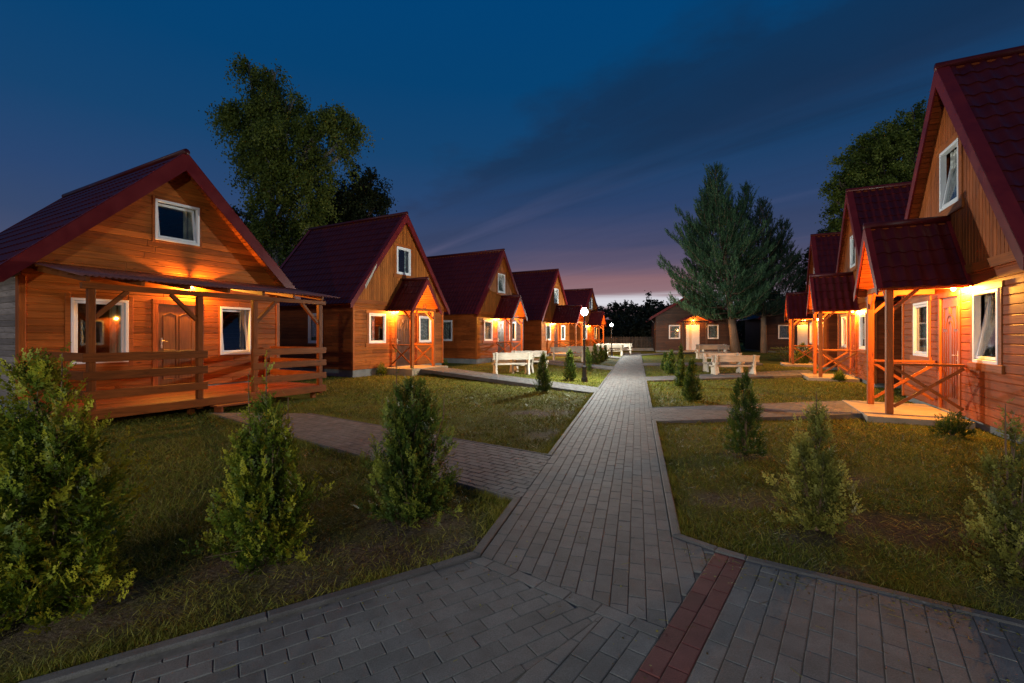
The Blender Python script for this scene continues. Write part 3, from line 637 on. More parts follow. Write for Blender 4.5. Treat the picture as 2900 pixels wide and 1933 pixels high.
s0 = (b1a[0] + sn.x, b1a[1] + sn.y); s1_ = (b1b[0] + sn.x, b1b[1] + sn.y)
sm = isect(s0, s1_, rl0, rl1); sk = isect(s0, s1_, kl[1], kl[2]); sc0 = isect(s0, s1_, kl[0], kl[1])
pave('pavement', [b1a, meet, sm, sc0], sold, M['pav'], origin=b1a)
b2s = isect(b2a, b2b, s0, s1_)
pave('pavement', [sc0, b2s, b2b, kl[2], kl[1]], kd, M['pav'], origin=kl[1])
rd = (rl1[0] - rl0[0], rl1[1] - rl0[1])
pave('pavement', [b2s, sm, rlF, b2b], rd, M['pav'], origin=rl0)
pave('red_strip', [rl0, rr0, rrF, rlF], rd, M['pavred'], width=.098, origin=rl0)
pave('pavement', [rr0, kr[3], rrF], rd, M['pav'], origin=rr0)
def strip(c, w):          # rectangle polygon round a two point centre line
    p, q = Vector(c[0]), Vector(c[1]); d = (q - p).normalized(); n = Vector((-d.y, d.x)) * w / 2
    return [tuple(p + n), tuple(q + n), tuple(q - n), tuple(p - n)]
PAVED = [[(PL(41) - .06, 41), (PR(41) + .06, 41), (PR(3.45) + .06, 3.45), (PL(3.15) - .06, 3.15)], [kl[0], kr[0], kr[1], kr[2], kr[3], kl[2], kl[1]]]
sides = []
def side_path(name, poly, za=0.0, zb=0.0, a=None, b=None):
    d = ((poly[1][0] + poly[2][0] - poly[0][0] - poly[3][0]), (poly[1][1] + poly[2][1] - poly[0][1] - poly[3][1]))
    p0 = Vector(((poly[0][0] + poly[3][0]) / 2, (poly[0][1] + poly[3][1]) / 2)); dv = Vector(d).normalized(); L = Vector(d).length / 2
    zf = lambda x, y: za + (zb - za) * min(1, max(0, (Vector((x, y)) - p0).dot(dv) / L))
    pave(name, poly, d, M['pavwarm'], zf=zf, gap=.004); PAVED.append(poly); sides.append((poly, zf))
def edgeX(Y, left=True): return (PL(Y) if left else PR(Y))
side_path('side_path', [(PL(5.76), 5.76), G(868, 1174), G(600, 1172), (PL(4.25), 4.25)])
def porch_pt(o, out, p, s, xd): return (o[0] + out[0] * p + xd[0] * s, o[1] + out[1] * p + xd[1] * s)
for (o, Y1, Y2, zb) in (((-4.62, 19.31), 13.2, 12.1, .2), ((-.664, 27.48), 22.05, 20.6, .2), ((3.435, 35.64), 31.9, 30.4, .15)):
    pd_ = 1.5 if o[0] < 3 else 2.3
    side_path('side_path', [(PL(Y1), Y1), porch_pt(o, dL, pd_, .62, (.479, .877)), porch_pt(o, dL, pd_, -.62, (.479, .877)), (PL(Y2), Y2)], 0, zb)
side_path('side_path', [(PR(9.56), 9.56), G(2441, 1145), G(2496, 1180), (PR(8.12), 8.12)], 0, .06)
side_path('side_path', [(PR(16.7), 16.7), G(2292, 1053), G(2318, 1066), (PR(15.4), 15.4)], 0, .06)
side_path('side_path', [(PR(25.2), 25.2), (13.7, 25.3), (13.2, 24.0), (PR(23.4), 23.4)], 0, .06)
side_path('side_path', [(PR(37.5), 37.5), (16.9, 41.2), (17.9, 41.2), (PR(35.5), 35.5)], 0, .1)
def kerb(name, line, side, w=.065, h=.04, zf=None):
    mb = MB(); pts = [Vector(p) for p in line]; nn = []
    for i in range(len(pts) - 1): d = (pts[i + 1] - pts[i]).normalized(); nn.append(Vector((-d.y, d.x)) * side)
    mit = []
    for i in range(len(pts)):
        a, b = nn[max(i - 1, 0)], nn[min(i, len(nn) - 1)]; m = a + b; mit.append(m / max(.3, (1 + a.dot(b))))
    for i in range(len(pts) - 1):
        p, q, mp, mq = pts[i], pts[i + 1], mit[i], mit[i + 1]; k = max(1, round((q - p).length / 1.0))
        at_ = lambda t, o: tuple(p.lerp(q, t) + mp.lerp(mq, t) * o) if 0 < t < 1 else tuple((p if t == 0 else q) + (mp if t == 0 else mq) * o)
        for j in range(k):
            t0, t1 = j / k, (j + 1) / k; n0 = nn[i]
            e = lambda t, o: at_(t, o) if t in (0, 1) else tuple(p.lerp(q, t) + n0 * o)
            tile(mb, [e(t0, .003), e(t1, .003), e(t1, w), e(t0, w)], lambda x, y, hh: (x, y, hh + (zf(x, y) if zf else 0)), h, .008, .0015, None, -.08)
    return mb.build(name, M['kerb'], None, kind='structure')
jl = [(PL(Y), Y) for Y in (3.15, 4.25)], [(PL(Y), Y) for Y in (5.76, 12.1)], [(PL(Y), Y) for Y in (13.2, 20.6)], [(PL(Y), Y) for Y in (22.05, 30.4)], [(PL(Y), Y) for Y in (31.9, 41)]
jr = [(PR(Y), Y) for Y in (3.45, 8.12)], [(PR(Y), Y) for Y in (9.56, 15.4)], [(PR(Y), Y) for Y in (16.7, 23.4)], [(PR(Y), Y) for Y in (25.2, 35.5)], [(PR(Y), Y) for Y in (37.5, 41)]
for l in jl[1:]: kerb('kerb', l, 1)
for l in jr[1:]: kerb('kerb', l, -1)
kerb('kerb', [jl[0][1]] + kl, -1, .075); kerb('kerb', [jr[0][1]] + kr, 1, .075)
for poly, zf in sides:
    kerb('kerb', [poly[0], poly[1]], 1 if area(poly) < 0 else -1, .05, .034, zf); kerb('kerb', [poly[3], poly[2]], -1 if area(poly) < 0 else 1, .05, .034, zf)

def vnoise(x, y, s, seed):
    r = np.random.default_rng(seed); t = np.zeros_like(x)
    for k in range(7):
        a = r.uniform(0, 6.28); f = s * r.uniform(.6, 2.4); t += np.sin((x * math.cos(a) + y * math.sin(a)) * f + r.uniform(0, 6.28) + 1.3 * np.sin((x * -math.sin(a) + y * math.cos(a)) * f * .7 + k)) 
    return t / 4.5
def inside(px, py, poly):
    r = np.zeros(len(px), bool); n = len(poly); j = n - 1
    for i in range(n):
        (xi, yi), (xj, yj) = poly[i], poly[j]
        c = ((yi > py) != (yj > py)) & (px < (xj - xi) * (py - yi) / (yj - yi + 1e-12) + xi); r ^= c; j = i
    return r
DIRT = [(-1.2, 3.1, 1.3, .55), (-.3, 3.35, .7, .45), (-2.4, 2.6, 1.1, .4), (-.8, 3.8, .8, .5), (-1.7, 3.2, .7, .5), (2.4, 3.5, .55, .35), (2.2, 4.3, .6, .35), (3.1, 3.7, .9, .5), (3.4, 2.6, .8, .4), (2.0, 3.0, .5, .16), (1.2, 7.2, 1.3, .8), (3.03, 5.9, .45, .35), (3.4, 4.9, .7, .3), (.6, 9.2, 1.2, .5), (-2.64, 2.5, .8, .5)]
def dirt(x, y):
    t = np.zeros_like(x)
    for (cx, cy, rx, ry) in DIRT: t = np.maximum(t, 1 - np.sqrt(((x - cx) / rx) ** 2 + ((y - cy) / ry) ** 2))
    n = vnoise(x, y, 3.1, 4) * .45 + vnoise(x, y, 9, 8) * .3
    return np.clip(np.clip(t * 1.6, 0, 1) + n * (.35 + t.clip(0, 1)) - .12 + .42 * np.clip(vnoise(x, y, .8, 3) * 1.6 - .35, 0, 1) * (.6 + .6 * vnoise(x, y, 4.0, 13)), 0, 1)
def make_ground():
    xs = np.concatenate([np.array([-600, -200, -80, -40]), np.arange(-22, 26.01, .16), np.array([45, 90, 220, 600])]); ys = np.concatenate([np.array([-300, -60, -15, -4]), np.arange(-1, 34, .16), np.array([36, 40, 46, 60, 90, 160, 400, 900])])
    X, Y = np.meshgrid(xs, ys); nx, ny = len(xs), len(ys)
    near = (np.abs(X) < 24) & (Y < 34) & (Y > -1)
    Z = -.012 + np.where(near, .012 * vnoise(X, Y, 2.3, 21) + .006 * vnoise(X, Y, 8, 22), 0)
    for poly in PAVED:
        Z = np.where(inside(X.ravel(), Y.ravel(), poly).reshape(X.shape), np.minimum(Z, -.02), Z)
    V = np.stack([X, Y, Z], -1).reshape(-1, 3); i = np.arange(nx * ny).reshape(ny, nx)
    Fc = np.stack([i[:-1, :-1], i[:-1, 1:], i[1:, 1:], i[1:, :-1]], -1).reshape(-1, 4)
    o = npmesh('ground', V, Fc, np.full(len(V), .5), M['ground'], kind='structure')
    dd = dirt(X.ravel(), Y.ravel()) * near.ravel(); at = o.data.attributes.new('dirt', 'FLOAT', 'POINT'); at.data.foreach_set('value', dd.astype(np.float32)); o.data.polygons.foreach_set('use_smooth', [True] * len(Fc))
make_ground()
FOOT = [[(-10.5, 8.2), (-8.7, 7.2), (-4.3, 11.4), (-6.6, 13), (-12, 15)]]
for (o, out, xd) in (((8.284, 8.588), dR, (-.447, -.894)), ((12.14, 16.16), dR, (-.447, -.894)), ((-4.62, 19.31), dL, (.479, .877)), ((-.664, 27.48), dL, (.479, .877)), ((15.63, 23.41), dR, (-.447, -.894))):
    FOOT.append([porch_pt(o, out, 0, -2.7, xd), porch_pt(o, out, 0, 2.7, xd), porch_pt(o, out, -6, 2.7, xd), porch_pt(o, out, -6, -2.7, xd)]); FOOT.append([porch_pt(o, out, 1.55, -1.2, xd), porch_pt(o, out, 1.55, 1.2, xd), porch_pt(o, out, 0, 1.2, xd), porch_pt(o, out, 0, -1.2, xd)])
def make_grass():
    n = 420000; Y = 1.6 * (24 / 1.6) ** rng.random(n); X = rng.uniform(-1.25, 1.25, n) * Y
    k = np.ones(n, bool)
    for poly in PAVED + FOOT: k &= ~inside(X, Y, poly)
    d = dirt(X, Y); litter = rng.random(n) < .05 + .22 * d; k &= (rng.random(n) > np.clip(d * 1.15, 0, .96)) | litter
    cl = vnoise(X, Y, 5, 31); k &= rng.random(n) < np.clip(.75 + .5 * cl, .15, 1)
    X, Y, d, cl, litter = X[k], Y[k], d[k], cl[k], litter[k]; n = len(X); s = np.clip(Y / 4, .62, 3.0)
    tall = (vnoise(X, Y, 2.0, 77) > .5) & (Y < 7)
    h = rng.uniform(.018, .050, n) * np.where(tall, 1.6, 1) * (1 + .12 * s); w = rng.uniform(.0026, .0050, n) * s
    a = rng.uniform(0, 6.283, n); lean = rng.uniform(.2, 1.5, n) * h; la = rng.uniform(0, 6.283, n)
    straw = (rng.random(n) < (.22 + .3 * d)) | litter; h = np.where(straw & (rng.random(n) < .5), h * .4, h); lean = np.where(straw, lean * 2.0, lean)
    c, s_ = np.cos(a) * w, np.sin(a) * w; z = np.full(n, -.012)
    b0 = np.stack([X - c, Y - s_, z], -1); b1 = np.stack([X + c, Y + s_, z], -1); t = np.stack([X + np.cos(la) * lean, Y + np.sin(la) * lean, z + h], -1)
    V = np.stack([b0, b1, t], 1).reshape(-1, 3); Fc = np.arange(3 * n).reshape(-1, 3)
    R = np.clip(.5 + .16 * vnoise(X, Y, 1.1, 55) + .12 * cl + rng.normal(0, .16, n), .02, .8); R = np.where(straw, rng.uniform(.75, 1, n), R); R = np.where(rng.random(n) < .15 + .25 * d, rng.uniform(0, .2, n), R)
    npmesh('grass', V, Fc, np.repeat(R, 3), M['grass'], kind='stuff')
make_grass()
def edge_tufts():
    r = np.random.default_rng(5); B0, B1, T, RR = [], [], [], []
    for line, side in (([jl[0][1]] + kl, -1), ([jr[0][1]] + kr, 1), (jl[1], 1), (jr[1], -1), ([sides[0][0][0], sides[0][0][1]], -1), ([sides[0][0][3], sides[0][0][2]], 1)):
        for p, q in zip(line[:-1], line[1:]):
            p, q = np.array(p), np.array(q); L = np.linalg.norm(q - p); d = (q - p) / L; nrm = np.array([-d[1], d[0]]) * side; n = int(min(L, 9) * 750); t = r.random(n) * min(L, 9); t = t + .05 * np.sin(t * 9)
            keep = np.sin(t * 5.3 + p[0]) + np.sin(t * 13 + p[1]) * .7 + r.normal(0, .6, n) > -.2; t = t[keep]; n = len(t)
            P2 = p + d * t[:, None] + nrm * (.082 + np.abs(r.normal(0, .045, n)))[:, None]; h = r.uniform(.025, .085, n); a = r.uniform(0, 6.28, n); w = .0028; l = r.normal(0, .035, (n, 2)) - nrm * .018
            z = np.full(n, -.01); B0.append(np.stack([P2[:, 0] - np.cos(a) * w, P2[:, 1] - np.sin(a) * w, z], -1)); B1.append(np.stack([P2[:, 0] + np.cos(a) * w, P2[:, 1] + np.sin(a) * w, z], -1)); T.append(np.stack([P2[:, 0] + l[:, 0], P2[:, 1] + l[:, 1], z + h], -1)); RR.append(np.where(r.random(n) < .3, r.uniform(.75, 1, n), r.uniform(.2, .7, n)))
    V = np.stack([np.concatenate(B0), np.concatenate(B1), np.concatenate(T)], 1).reshape(-1, 3); npmesh('grass', V, np.arange(len(V)).reshape(-1, 3), np.repeat(np.concatenate(RR), 3), M['grass'], kind='stuff')
edge_tufts()
def litter():
    r = np.random.default_rng(9); n = 900; X = np.concatenate([r.uniform(-2, 3.5, 500), r.uniform(1.2, 3.4, 400)]); Y = np.concatenate([r.uniform(1.7, 4.6, 500), np.zeros(400)]); Y[500:] = 3.06 - .627 * (X[500:] - 1.56) - np.abs(r.normal(0, .16, 400)) - .02
    k = np.zeros(n, bool)
    for poly in PAVED[:2]: k |= inside(X, Y, poly)
    X, Y = X[k], Y[k]; n = len(X); a = r.uniform(0, 6.28, n); L = np.where(r.random(n) < .35, r.uniform(.02, .07, n), r.uniform(.004, .012, n)); w = np.where(L > .02, .0011, L * .5)
    c, s_ = np.cos(a), np.sin(a); z = np.full(n, .034); q = lambda u, v, dz: np.stack([X + c * L * u - s_ * w * v, Y + s_ * L * u + c * w * v, z + dz], -1)
    V = np.stack([q(-.5, -1, 0), q(.5, -1, .003), q(.5, 1, .004), q(-.5, 1, .001)], 1).reshape(-1, 3); npmesh('litter', V, np.arange(4 * n).reshape(-1, 4), np.repeat(np.where(r.random(n) < .5, r.uniform(0, .12, n), r.uniform(.8, 1, n)), 4), M['grass'], kind='stuff')
litter()

# ------------------------------------------------------------------ plants
def frame_axes(D, tw):
    D = D / (np.linalg.norm(D, axis=1, keepdims=True) + 1e-9); up = np.tile(np.array([0, 0, 1.0]), (len(D), 1)); A = np.cross(D, up); bad = np.linalg.norm(A, axis=1) < 1e-3; A[bad] = [1, 0, 0]
    A /= np.linalg.norm(A, axis=1, keepdims=True); B = np.cross(A, D); c, s = np.cos(tw)[:, None], np.sin(tw)[:, None]
    return D, A * c + B * s, B * c - A * s
def spray_proto(nside=6, sub=3, w=.032, variants=5):
    """flat branching scale-leaf fronds of unit length in (along, across): rhombs, a few irregular variants"""
    out = []
    for vnt in range(variants):
        q = []; rr = random.Random(vnt * 7 + nside)
        def rh(x0, y0, x1, y1, w):
            dx, dy = x1 - x0, y1 - y0; L = math.hypot(dx, dy) + 1e-6; nx, ny = -dy / L * w, dx / L * w; mx, my = x0 + dx * .6, y0 + dy * .6
            q.append([(x0, y0), (mx + nx, my + ny), (x1, y1), (mx - nx, my - ny)])
        b = rr.uniform(-.12, .12); ax = lambda t: (t, b * t * t)
        rh(0, 0, .55, b * .3, w * .7); rh(.5, b * .25, 1, b, w)
        for i in range(nside):
            for s in (-1, 1):
                t = .1 + .8 * (i + rr.uniform(-.3, .3) + (.25 if s > 0 else -.1)) / max(1, nside - 1); t = min(max(t, .05), .93); L = .44 * (1 - t * .68) * rr.uniform(.65, 1.25); a = math.radians(38 - 12 * t + rr.uniform(-9, 9)); x0, y0 = ax(t)
                x1, y1 = x0 + L * math.cos(a), y0 + s * L * math.sin(a); rh(x0, y0, x1, y1, w)
                for j in range(sub):
                    u = .25 + .55 * (j + rr.random() * .5) / max(1, sub); l2 = L * .5 * (1 - u * .45) * rr.uniform(.7, 1.2); bx, by = x0 + (x1 - x0) * u, y0 + (y1 - y0) * u
                    for s2 in (-1, 1): a2 = s * a + s2 * math.radians(36); rh(bx, by, bx + l2 * math.cos(a2), by + l2 * math.sin(a2), w * .85)
        out.append(np.array(q))
    return out
def sprays(Pt, D, L, tw, R, proto, curl=.12):
    n = len(Pt); D, A, B = frame_axes(D, tw); q = np.stack(proto).reshape(len(proto), -1, 2)[np.arange(n) % len(proto)]; m = q.shape[1]
    al = q[:, :, 0][:, :, None] * L[:, None, None]; ac = q[:, :, 1][:, :, None] * L[:, None, None]
    bend = (-curl * q[:, :, 0] ** 2 - .25 * curl * np.abs(q[:, :, 1]))[:, :, None] * L[:, None, None]
    V = Pt[:, None, :] + D[:, None, :] * al + A[:, None, :] * ac + B[:, None, :] * bend
    Rv = np.clip(R[:, None] + (q[:, :, 0] - .5) * .42, 0, 1)
    return V.reshape(-1, 3), np.arange(n * m).reshape(-1, 4), Rv.reshape(-1)
PROTO_A, PROTO_B, PROTO_C = spray_proto(4, 2, .034), spray_proto(4, 1, .05), spray_proto(3, 0, .11)
def thuja(name, label, loc, h, rad, n, size, mat, proto, loose=.2, shape=1.0, leaders=(), cat='shrub', group=None, seed=0, twigs=30, low=.0, bright=0.0, parts=True, lobes=5):
    r = np.random.default_rng(seed + 100); o = thing(name, label, cat, (loc[0], loc[1], 0), 0, group)
    # several upright leaders, each with its own cone of twigs; every twig carries alternating sprays
    lob = [(0, 0, 1.0, 1.0)] + [(rad * .55 * math.cos(a) * r.uniform(.4, 1), rad * .55 * math.sin(a) * r.uniform(.4, 1), r.uniform(.45, .93), r.uniform(.42, .68)) for a in np.linspace(0, 6.28, lobes + 1)[:-1] + r.uniform(0, 1)]
    nt_ = max(20, n // 5); wts = np.array([l[2] * l[3] ** 1.6 for l in lob]); li = r.choice(len(lob), nt_, p=wts / wts.sum())
    lx = np.array([l[0] for l in lob])[li]; ly = np.array([l[1] for l in lob])[li]; lh = np.array([l[2] for l in lob])[li] * h; lr = np.array([l[3] for l in lob])[li] * rad
    t = r.random(nt_) ** 1.1; prof = np.clip((1 - t) ** (.75 / shape) * (.6 + .4 * np.minimum(1, t / .16)), .0, 1)
    az = r.uniform(0, 6.283, nt_); lump = 1 + loose * np.sin(az * 3 + t * 9 + seed) + loose * .8 * np.sin(az * 5 - t * 17 + seed * 2)
    rho = (r.random(nt_) ** .5) * prof * lr * lump
    TB = np.stack([lx + rho * np.cos(az), ly + rho * np.sin(az), low * h + t * lh * (1 - low) * .95], -1)
    TD = np.stack([np.cos(az), np.sin(az), np.zeros(nt_)], -1) * (.62 - .38 * t)[:, None] + np.array([0, 0, 1.0]) * (.75 + .4 * t)[:, None] + r.normal(0, .2, (nt_, 3)); TD /= np.linalg.norm(TD, axis=1, keepdims=True)
    TL = size * 1.75 * r.uniform(.7, 1.35, nt_) * np.where(r.random(nt_) < .14, 1.55, 1); TB = TB - TD * (TL * .62)[:, None]; _, TA, TBn = frame_axes(TD, r.uniform(0, 6.283, nt_)); rel = rho / (prof * lr + 1e-6)
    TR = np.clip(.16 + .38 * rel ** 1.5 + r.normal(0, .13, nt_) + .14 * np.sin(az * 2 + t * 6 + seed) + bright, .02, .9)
    PP, DD, LL, RRv, tws = [], [], [], [], []
    for j in range(7):
        u = (.30, .42, .54, .66, .78, .9, .98)[j]; sgn = 1 if j % 2 else -1; ph = r.normal(0, .5, nt_)
        side = TA * (sgn * np.cos(ph))[:, None] + TBn * np.sin(ph)[:, None] * .6; sp = .85 * (1 - u * .55) if j < 6 else .05
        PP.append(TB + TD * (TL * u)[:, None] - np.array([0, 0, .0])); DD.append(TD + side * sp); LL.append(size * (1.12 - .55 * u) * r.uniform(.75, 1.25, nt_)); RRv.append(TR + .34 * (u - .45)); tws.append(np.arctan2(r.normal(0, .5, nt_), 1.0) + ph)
    Pt, D, L, R, tw_ = np.concatenate(PP), np.concatenate(DD), np.concatenate(LL), np.clip(np.concatenate(RRv), .02, .98), np.concatenate(tws)
    lx, ly = np.tile(lx, 7), np.tile(ly, 7); Pt[:, 2] = np.maximum(Pt[:, 2], .012); n = len(Pt)
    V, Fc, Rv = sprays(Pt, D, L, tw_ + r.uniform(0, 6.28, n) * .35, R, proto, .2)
    VV, FF, RR = [V], [Fc], [Rv]
    st = MB(); st.tube([(0, 0, -.03), (.01, 0, h * .4), (0, .01, h * .85)], [h * .018 + .004, h * .012 + .003, .003], 6)
    for (a, b, hh, _) in lob[1:]: st.tube([(a * .1, b * .1, .03), (a * .7, b * .7, hh * h * .4), (a, b, hh * h * .8)], [h * .009 + .002, h * .006 + .002, .002], 5)
    for i in range(twigs):
        k = r.integers(n); p = Pt[k]; st.tube([(lx[k] * .8, ly[k] * .8, p[2] * .75), tuple(p)], [.004, .002], 4)
    for (lx_, ly_, z0, z1, dens) in leaders:       # bare leaders with sparse sprays
        st.tube([(lx_ * .6, ly_ * .6, z0 * .6), (lx_, ly_, z0), (lx_ * 1.02, ly_ * 1.02, z1)], [.007, .005, .002], 5)
        m = int(dens); tt = np.linspace(.1, 1, m); a2 = r.uniform(0, 6.28, m); p2 = np.stack([np.full(m, lx_), np.full(m, ly_), z0 + (z1 - z0) * tt], -1); d2 = np.stack([np.cos(a2), np.sin(a2), np.full(m, 1.1)], -1)
        V, Fc, Rv = sprays(p2, d2, size * r.uniform(.45, .8, m), r.uniform(0, 6.28, m), np.full(m, .75), proto); Fc = Fc + sum(len(x) for x in VV); VV.append(V); FF.append(Fc); RR.append(Rv)
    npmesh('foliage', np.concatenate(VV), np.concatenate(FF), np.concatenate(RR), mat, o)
    st.build('stem', M['twig'], o)
    return o
def gx(u, v): return G(u, v)
# big loose bushes in the foreground
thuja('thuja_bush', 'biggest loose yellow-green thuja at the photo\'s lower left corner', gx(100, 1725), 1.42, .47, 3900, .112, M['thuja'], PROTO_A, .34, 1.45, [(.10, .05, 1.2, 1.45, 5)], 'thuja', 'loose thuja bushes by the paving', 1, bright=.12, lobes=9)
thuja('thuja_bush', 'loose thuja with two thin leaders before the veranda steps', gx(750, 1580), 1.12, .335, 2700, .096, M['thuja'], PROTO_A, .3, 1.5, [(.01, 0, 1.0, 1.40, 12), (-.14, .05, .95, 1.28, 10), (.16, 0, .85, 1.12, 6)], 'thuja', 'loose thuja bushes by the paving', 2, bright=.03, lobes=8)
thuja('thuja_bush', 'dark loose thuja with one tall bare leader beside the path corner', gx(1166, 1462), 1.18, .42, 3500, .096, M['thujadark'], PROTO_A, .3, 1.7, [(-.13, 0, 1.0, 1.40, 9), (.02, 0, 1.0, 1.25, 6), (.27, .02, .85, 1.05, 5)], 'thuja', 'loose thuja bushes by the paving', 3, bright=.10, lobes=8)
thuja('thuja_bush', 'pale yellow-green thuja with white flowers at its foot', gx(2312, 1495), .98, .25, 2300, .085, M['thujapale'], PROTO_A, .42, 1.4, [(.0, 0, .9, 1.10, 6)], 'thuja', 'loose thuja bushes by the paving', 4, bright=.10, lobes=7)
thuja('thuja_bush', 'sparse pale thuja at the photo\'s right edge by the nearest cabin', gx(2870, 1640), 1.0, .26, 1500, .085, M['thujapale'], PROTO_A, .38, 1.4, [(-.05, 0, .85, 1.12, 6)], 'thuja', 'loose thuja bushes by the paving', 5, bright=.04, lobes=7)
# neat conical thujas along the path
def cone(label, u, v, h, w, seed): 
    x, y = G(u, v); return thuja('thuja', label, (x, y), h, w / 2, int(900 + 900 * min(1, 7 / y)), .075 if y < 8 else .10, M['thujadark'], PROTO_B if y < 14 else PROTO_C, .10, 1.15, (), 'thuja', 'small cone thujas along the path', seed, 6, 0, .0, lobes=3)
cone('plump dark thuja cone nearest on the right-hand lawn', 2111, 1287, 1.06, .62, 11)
cone('thuja with a knobbly top nearest the white benches beside the second side path', 1960, 1133, .95, .50, 12)
cone('dark thuja cone touching the knobbly one on the right-hand lawn', 1929, 1094, .78, .42, 13)
cone('rounded thuja in the pair beyond the second right side path, its lighter member', 1901, 1058, .92, .52, 14)
cone('rounded thuja in the pair beyond the second right side path, nearest the main path', 1884, 1049, .78, .42, 15)
cone('slim thuja post standing farthest back on the right-hand lawn', 1928, 1040, 1.10, .34, 16)
cone('thuja cone in front of the nearest picnic benches', 1538, 1108, 1.03, .52, 17)
cone('thuja cone left of the nearer street lamp', 1614, 1077, 1.03, .50, 18)
cone('thuja cone directly behind the nearer street lamp post', 1664, 1049, 1.0, .45, 19)
cone('stout thuja cone in the dark pair beyond the nearer street lamp', 1684, 1029, 1.05, .62, 20)
cone('narrow thuja cone in the dark pair beyond the nearer street lamp', 1701, 1023.6, 1.0, .45, 21)
cone('thuja cone beside the farther street lamp base', 1714, 1018, .96, .55, 22)
def shrub(label, u, v, h, w, seed, mat='thuja', group='round shrubs before the porches'):
    x, y = G(u, v); o = thing('round_shrub', label, 'shrub', (x, y, 0), 0, group); r = np.random.default_rng(seed); n = 420
    d = r.normal(0, 1, (n, 3)); d /= np.linalg.norm(d, axis=1, keepdims=True); d[:, 2] = np.abs(d[:, 2]); lump = 1 + .18 * np.sin(d[:, 0] * 5 + seed) + .15 * np.sin(d[:, 1] * 7)
    Pt = d * np.array([w / 2, w / 2, h]) * (r.random(n) ** .4 * .85 * lump)[:, None]; Pt[:, 2] += .02
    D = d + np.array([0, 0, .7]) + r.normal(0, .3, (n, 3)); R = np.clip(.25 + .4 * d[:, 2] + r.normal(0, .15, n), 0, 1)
    V, Fc, Rv = sprays(Pt, D, np.full(n, .09) * r.uniform(.7, 1.3, n), r.uniform(0, 6.28, n), R, PROTO_B); npmesh('foliage', V, Fc, Rv, M[mat], o)
    st = MB()
    for i in range(7): a = i * .9; st.tube([(0, 0, -.02), (w * .25 * math.cos(a), w * .25 * math.sin(a), h * .6)], [.008, .003], 5)
    st.build('stem', M['twig'], o); return o
shrub('small dark round shrub beside the nearest porch slab', 2697, 1234, .32, .44, 31, 'thujadark')
shrub('small round shrub beside the second porch slab on the right', 2377, 1080, .36, .36, 32)
shrub('round shrub left of the porch of cabin number 10', 1080, 1062, .46, .46, 33)
shrub('small yellow-green shrub right of the porch of cabin number 10', 1253, 1038, .48, .46, 34)
shrub('low loose shrub at the foot of the clipped cone', 2255, 1034, .62, .62, 35, 'juniper', 'shrubs round the stone edged bed')
x, y = G(2289, 1036); y += .6
o = thuja('clipped_cone_shrub', 'big clipped dark green cone shrub inside the ring of pale stones', (x + .1, y), 1.15, .56, 1500, .10, M['thujadark'], PROTO_C, .03, 1.5, (), 'shrub', 'shrubs round the stone edged bed', 41, 4, lobes=2)
def juniper():
    x, y = G(2222, 1022); o = thing('juniper', 'pale spreading juniper of flat tiers beside the far porch', 'shrub', (x, y, 0), 0, 'shrubs round the stone edged bed'); r = np.random.default_rng(5); n = 700
    a = r.uniform(0, 6.28, n); rho = r.random(n) ** .6 * .75; tier = r.integers(0, 4, n); z = .2 + tier * .17 + .12 * rho
    rho *= (1 - tier * .12); Pt = np.stack([rho * np.cos(a) - .25 * (tier / 3), rho * np.sin(a), z], -1); D = np.stack([np.cos(a) - .5, np.sin(a), np.full(n, .25)], -1) + r.normal(0, .2, (n, 3))
    V, Fc, Rv = sprays(Pt, D, r.uniform(.1, .2, n), r.uniform(-.5, .5, n), np.clip(.35 + .15 * tier + r.normal(0, .12, n), 0, 1), PROTO_C); npmesh('foliage', V, Fc, Rv, M['juniper'], o)
    st = MB(); 
    for i in range(6): st.tube([(0, 0, 0), (.3 * math.cos(i), .3 * math.sin(i), .2 + i * .08)], [.02, .008], 5)
    st.build('stem', M['twig'], o)
juniper()
def stone_mesh(seed):
    b = MB(); r = np.random.default_rng(seed); prof = [(.01, -.01), (.075, .0), (.1, .035), (.085, .075), (.045, .1), (.005, .108)]; b.lathe(prof, 10); b.v = [(x * r.uniform(.85, 1.15), y * r.uniform(.85, 1.15), z * r.uniform(.9, 1.1)) for x, y, z in b.v]
    o = b.build('bed_stone', M['stone'], None, smooth=True); return o
st0 = None
cxs, cys = x, y
for i in range(14):
    t = math.radians(180 + 13.8 * i); px_, py_ = cxs + .05 + 1.0 * math.cos(t), cys + .75 * math.sin(t)
    if st0 is None: st0 = stone_mesh(3); s = st0
    else: s = st0.copy(); COL.objects.link(s)
    s.location = (px_, py_, 0); s.rotation_euler = (0, 0, i * 1.7); k = .85 + .3 * random.random(); s.scale = (k, k, k); s['category'] = 'stone'; s['group'] = 'pale stones edging the shrub bed'; s['label'] = 'pale rounded stone in the edging row before the clipped cone shrub'
# white flowers near the pale bush
for i, (u, v, lb) in enumerate(((2278, 1458, 'white flower left at the foot of the pale thuja'), (2318, 1456, 'white flower in the middle of the pale thuja\'s foot'), (2360, 1506, 'white flower low on the lawn right of the pale thuja'))):
    x, y = G(u, v); b = MB(); o = thing('white_flower', lb, 'flower', (x, y, 0), 0, 'white flowers under the pale thuja'); z = .07
    for k in range(8): a = k * .785; b.add([(0, 0, z), (.012 * math.cos(a - .3), .012 * math.sin(a - .3), z + .004), (.022 * math.cos(a), .022 * math.sin(a), z + .002), (.012 * math.cos(a + .3), .012 * math.sin(a + .3), z + .004)], [(0, 1, 2, 3)], .5)
    b.build('petals', M['petal'], o); s = MB(); s.tube([(0, 0, -.01), (.004, 0, z)], .0018, 5); s.build('stem', M['twig'], o)

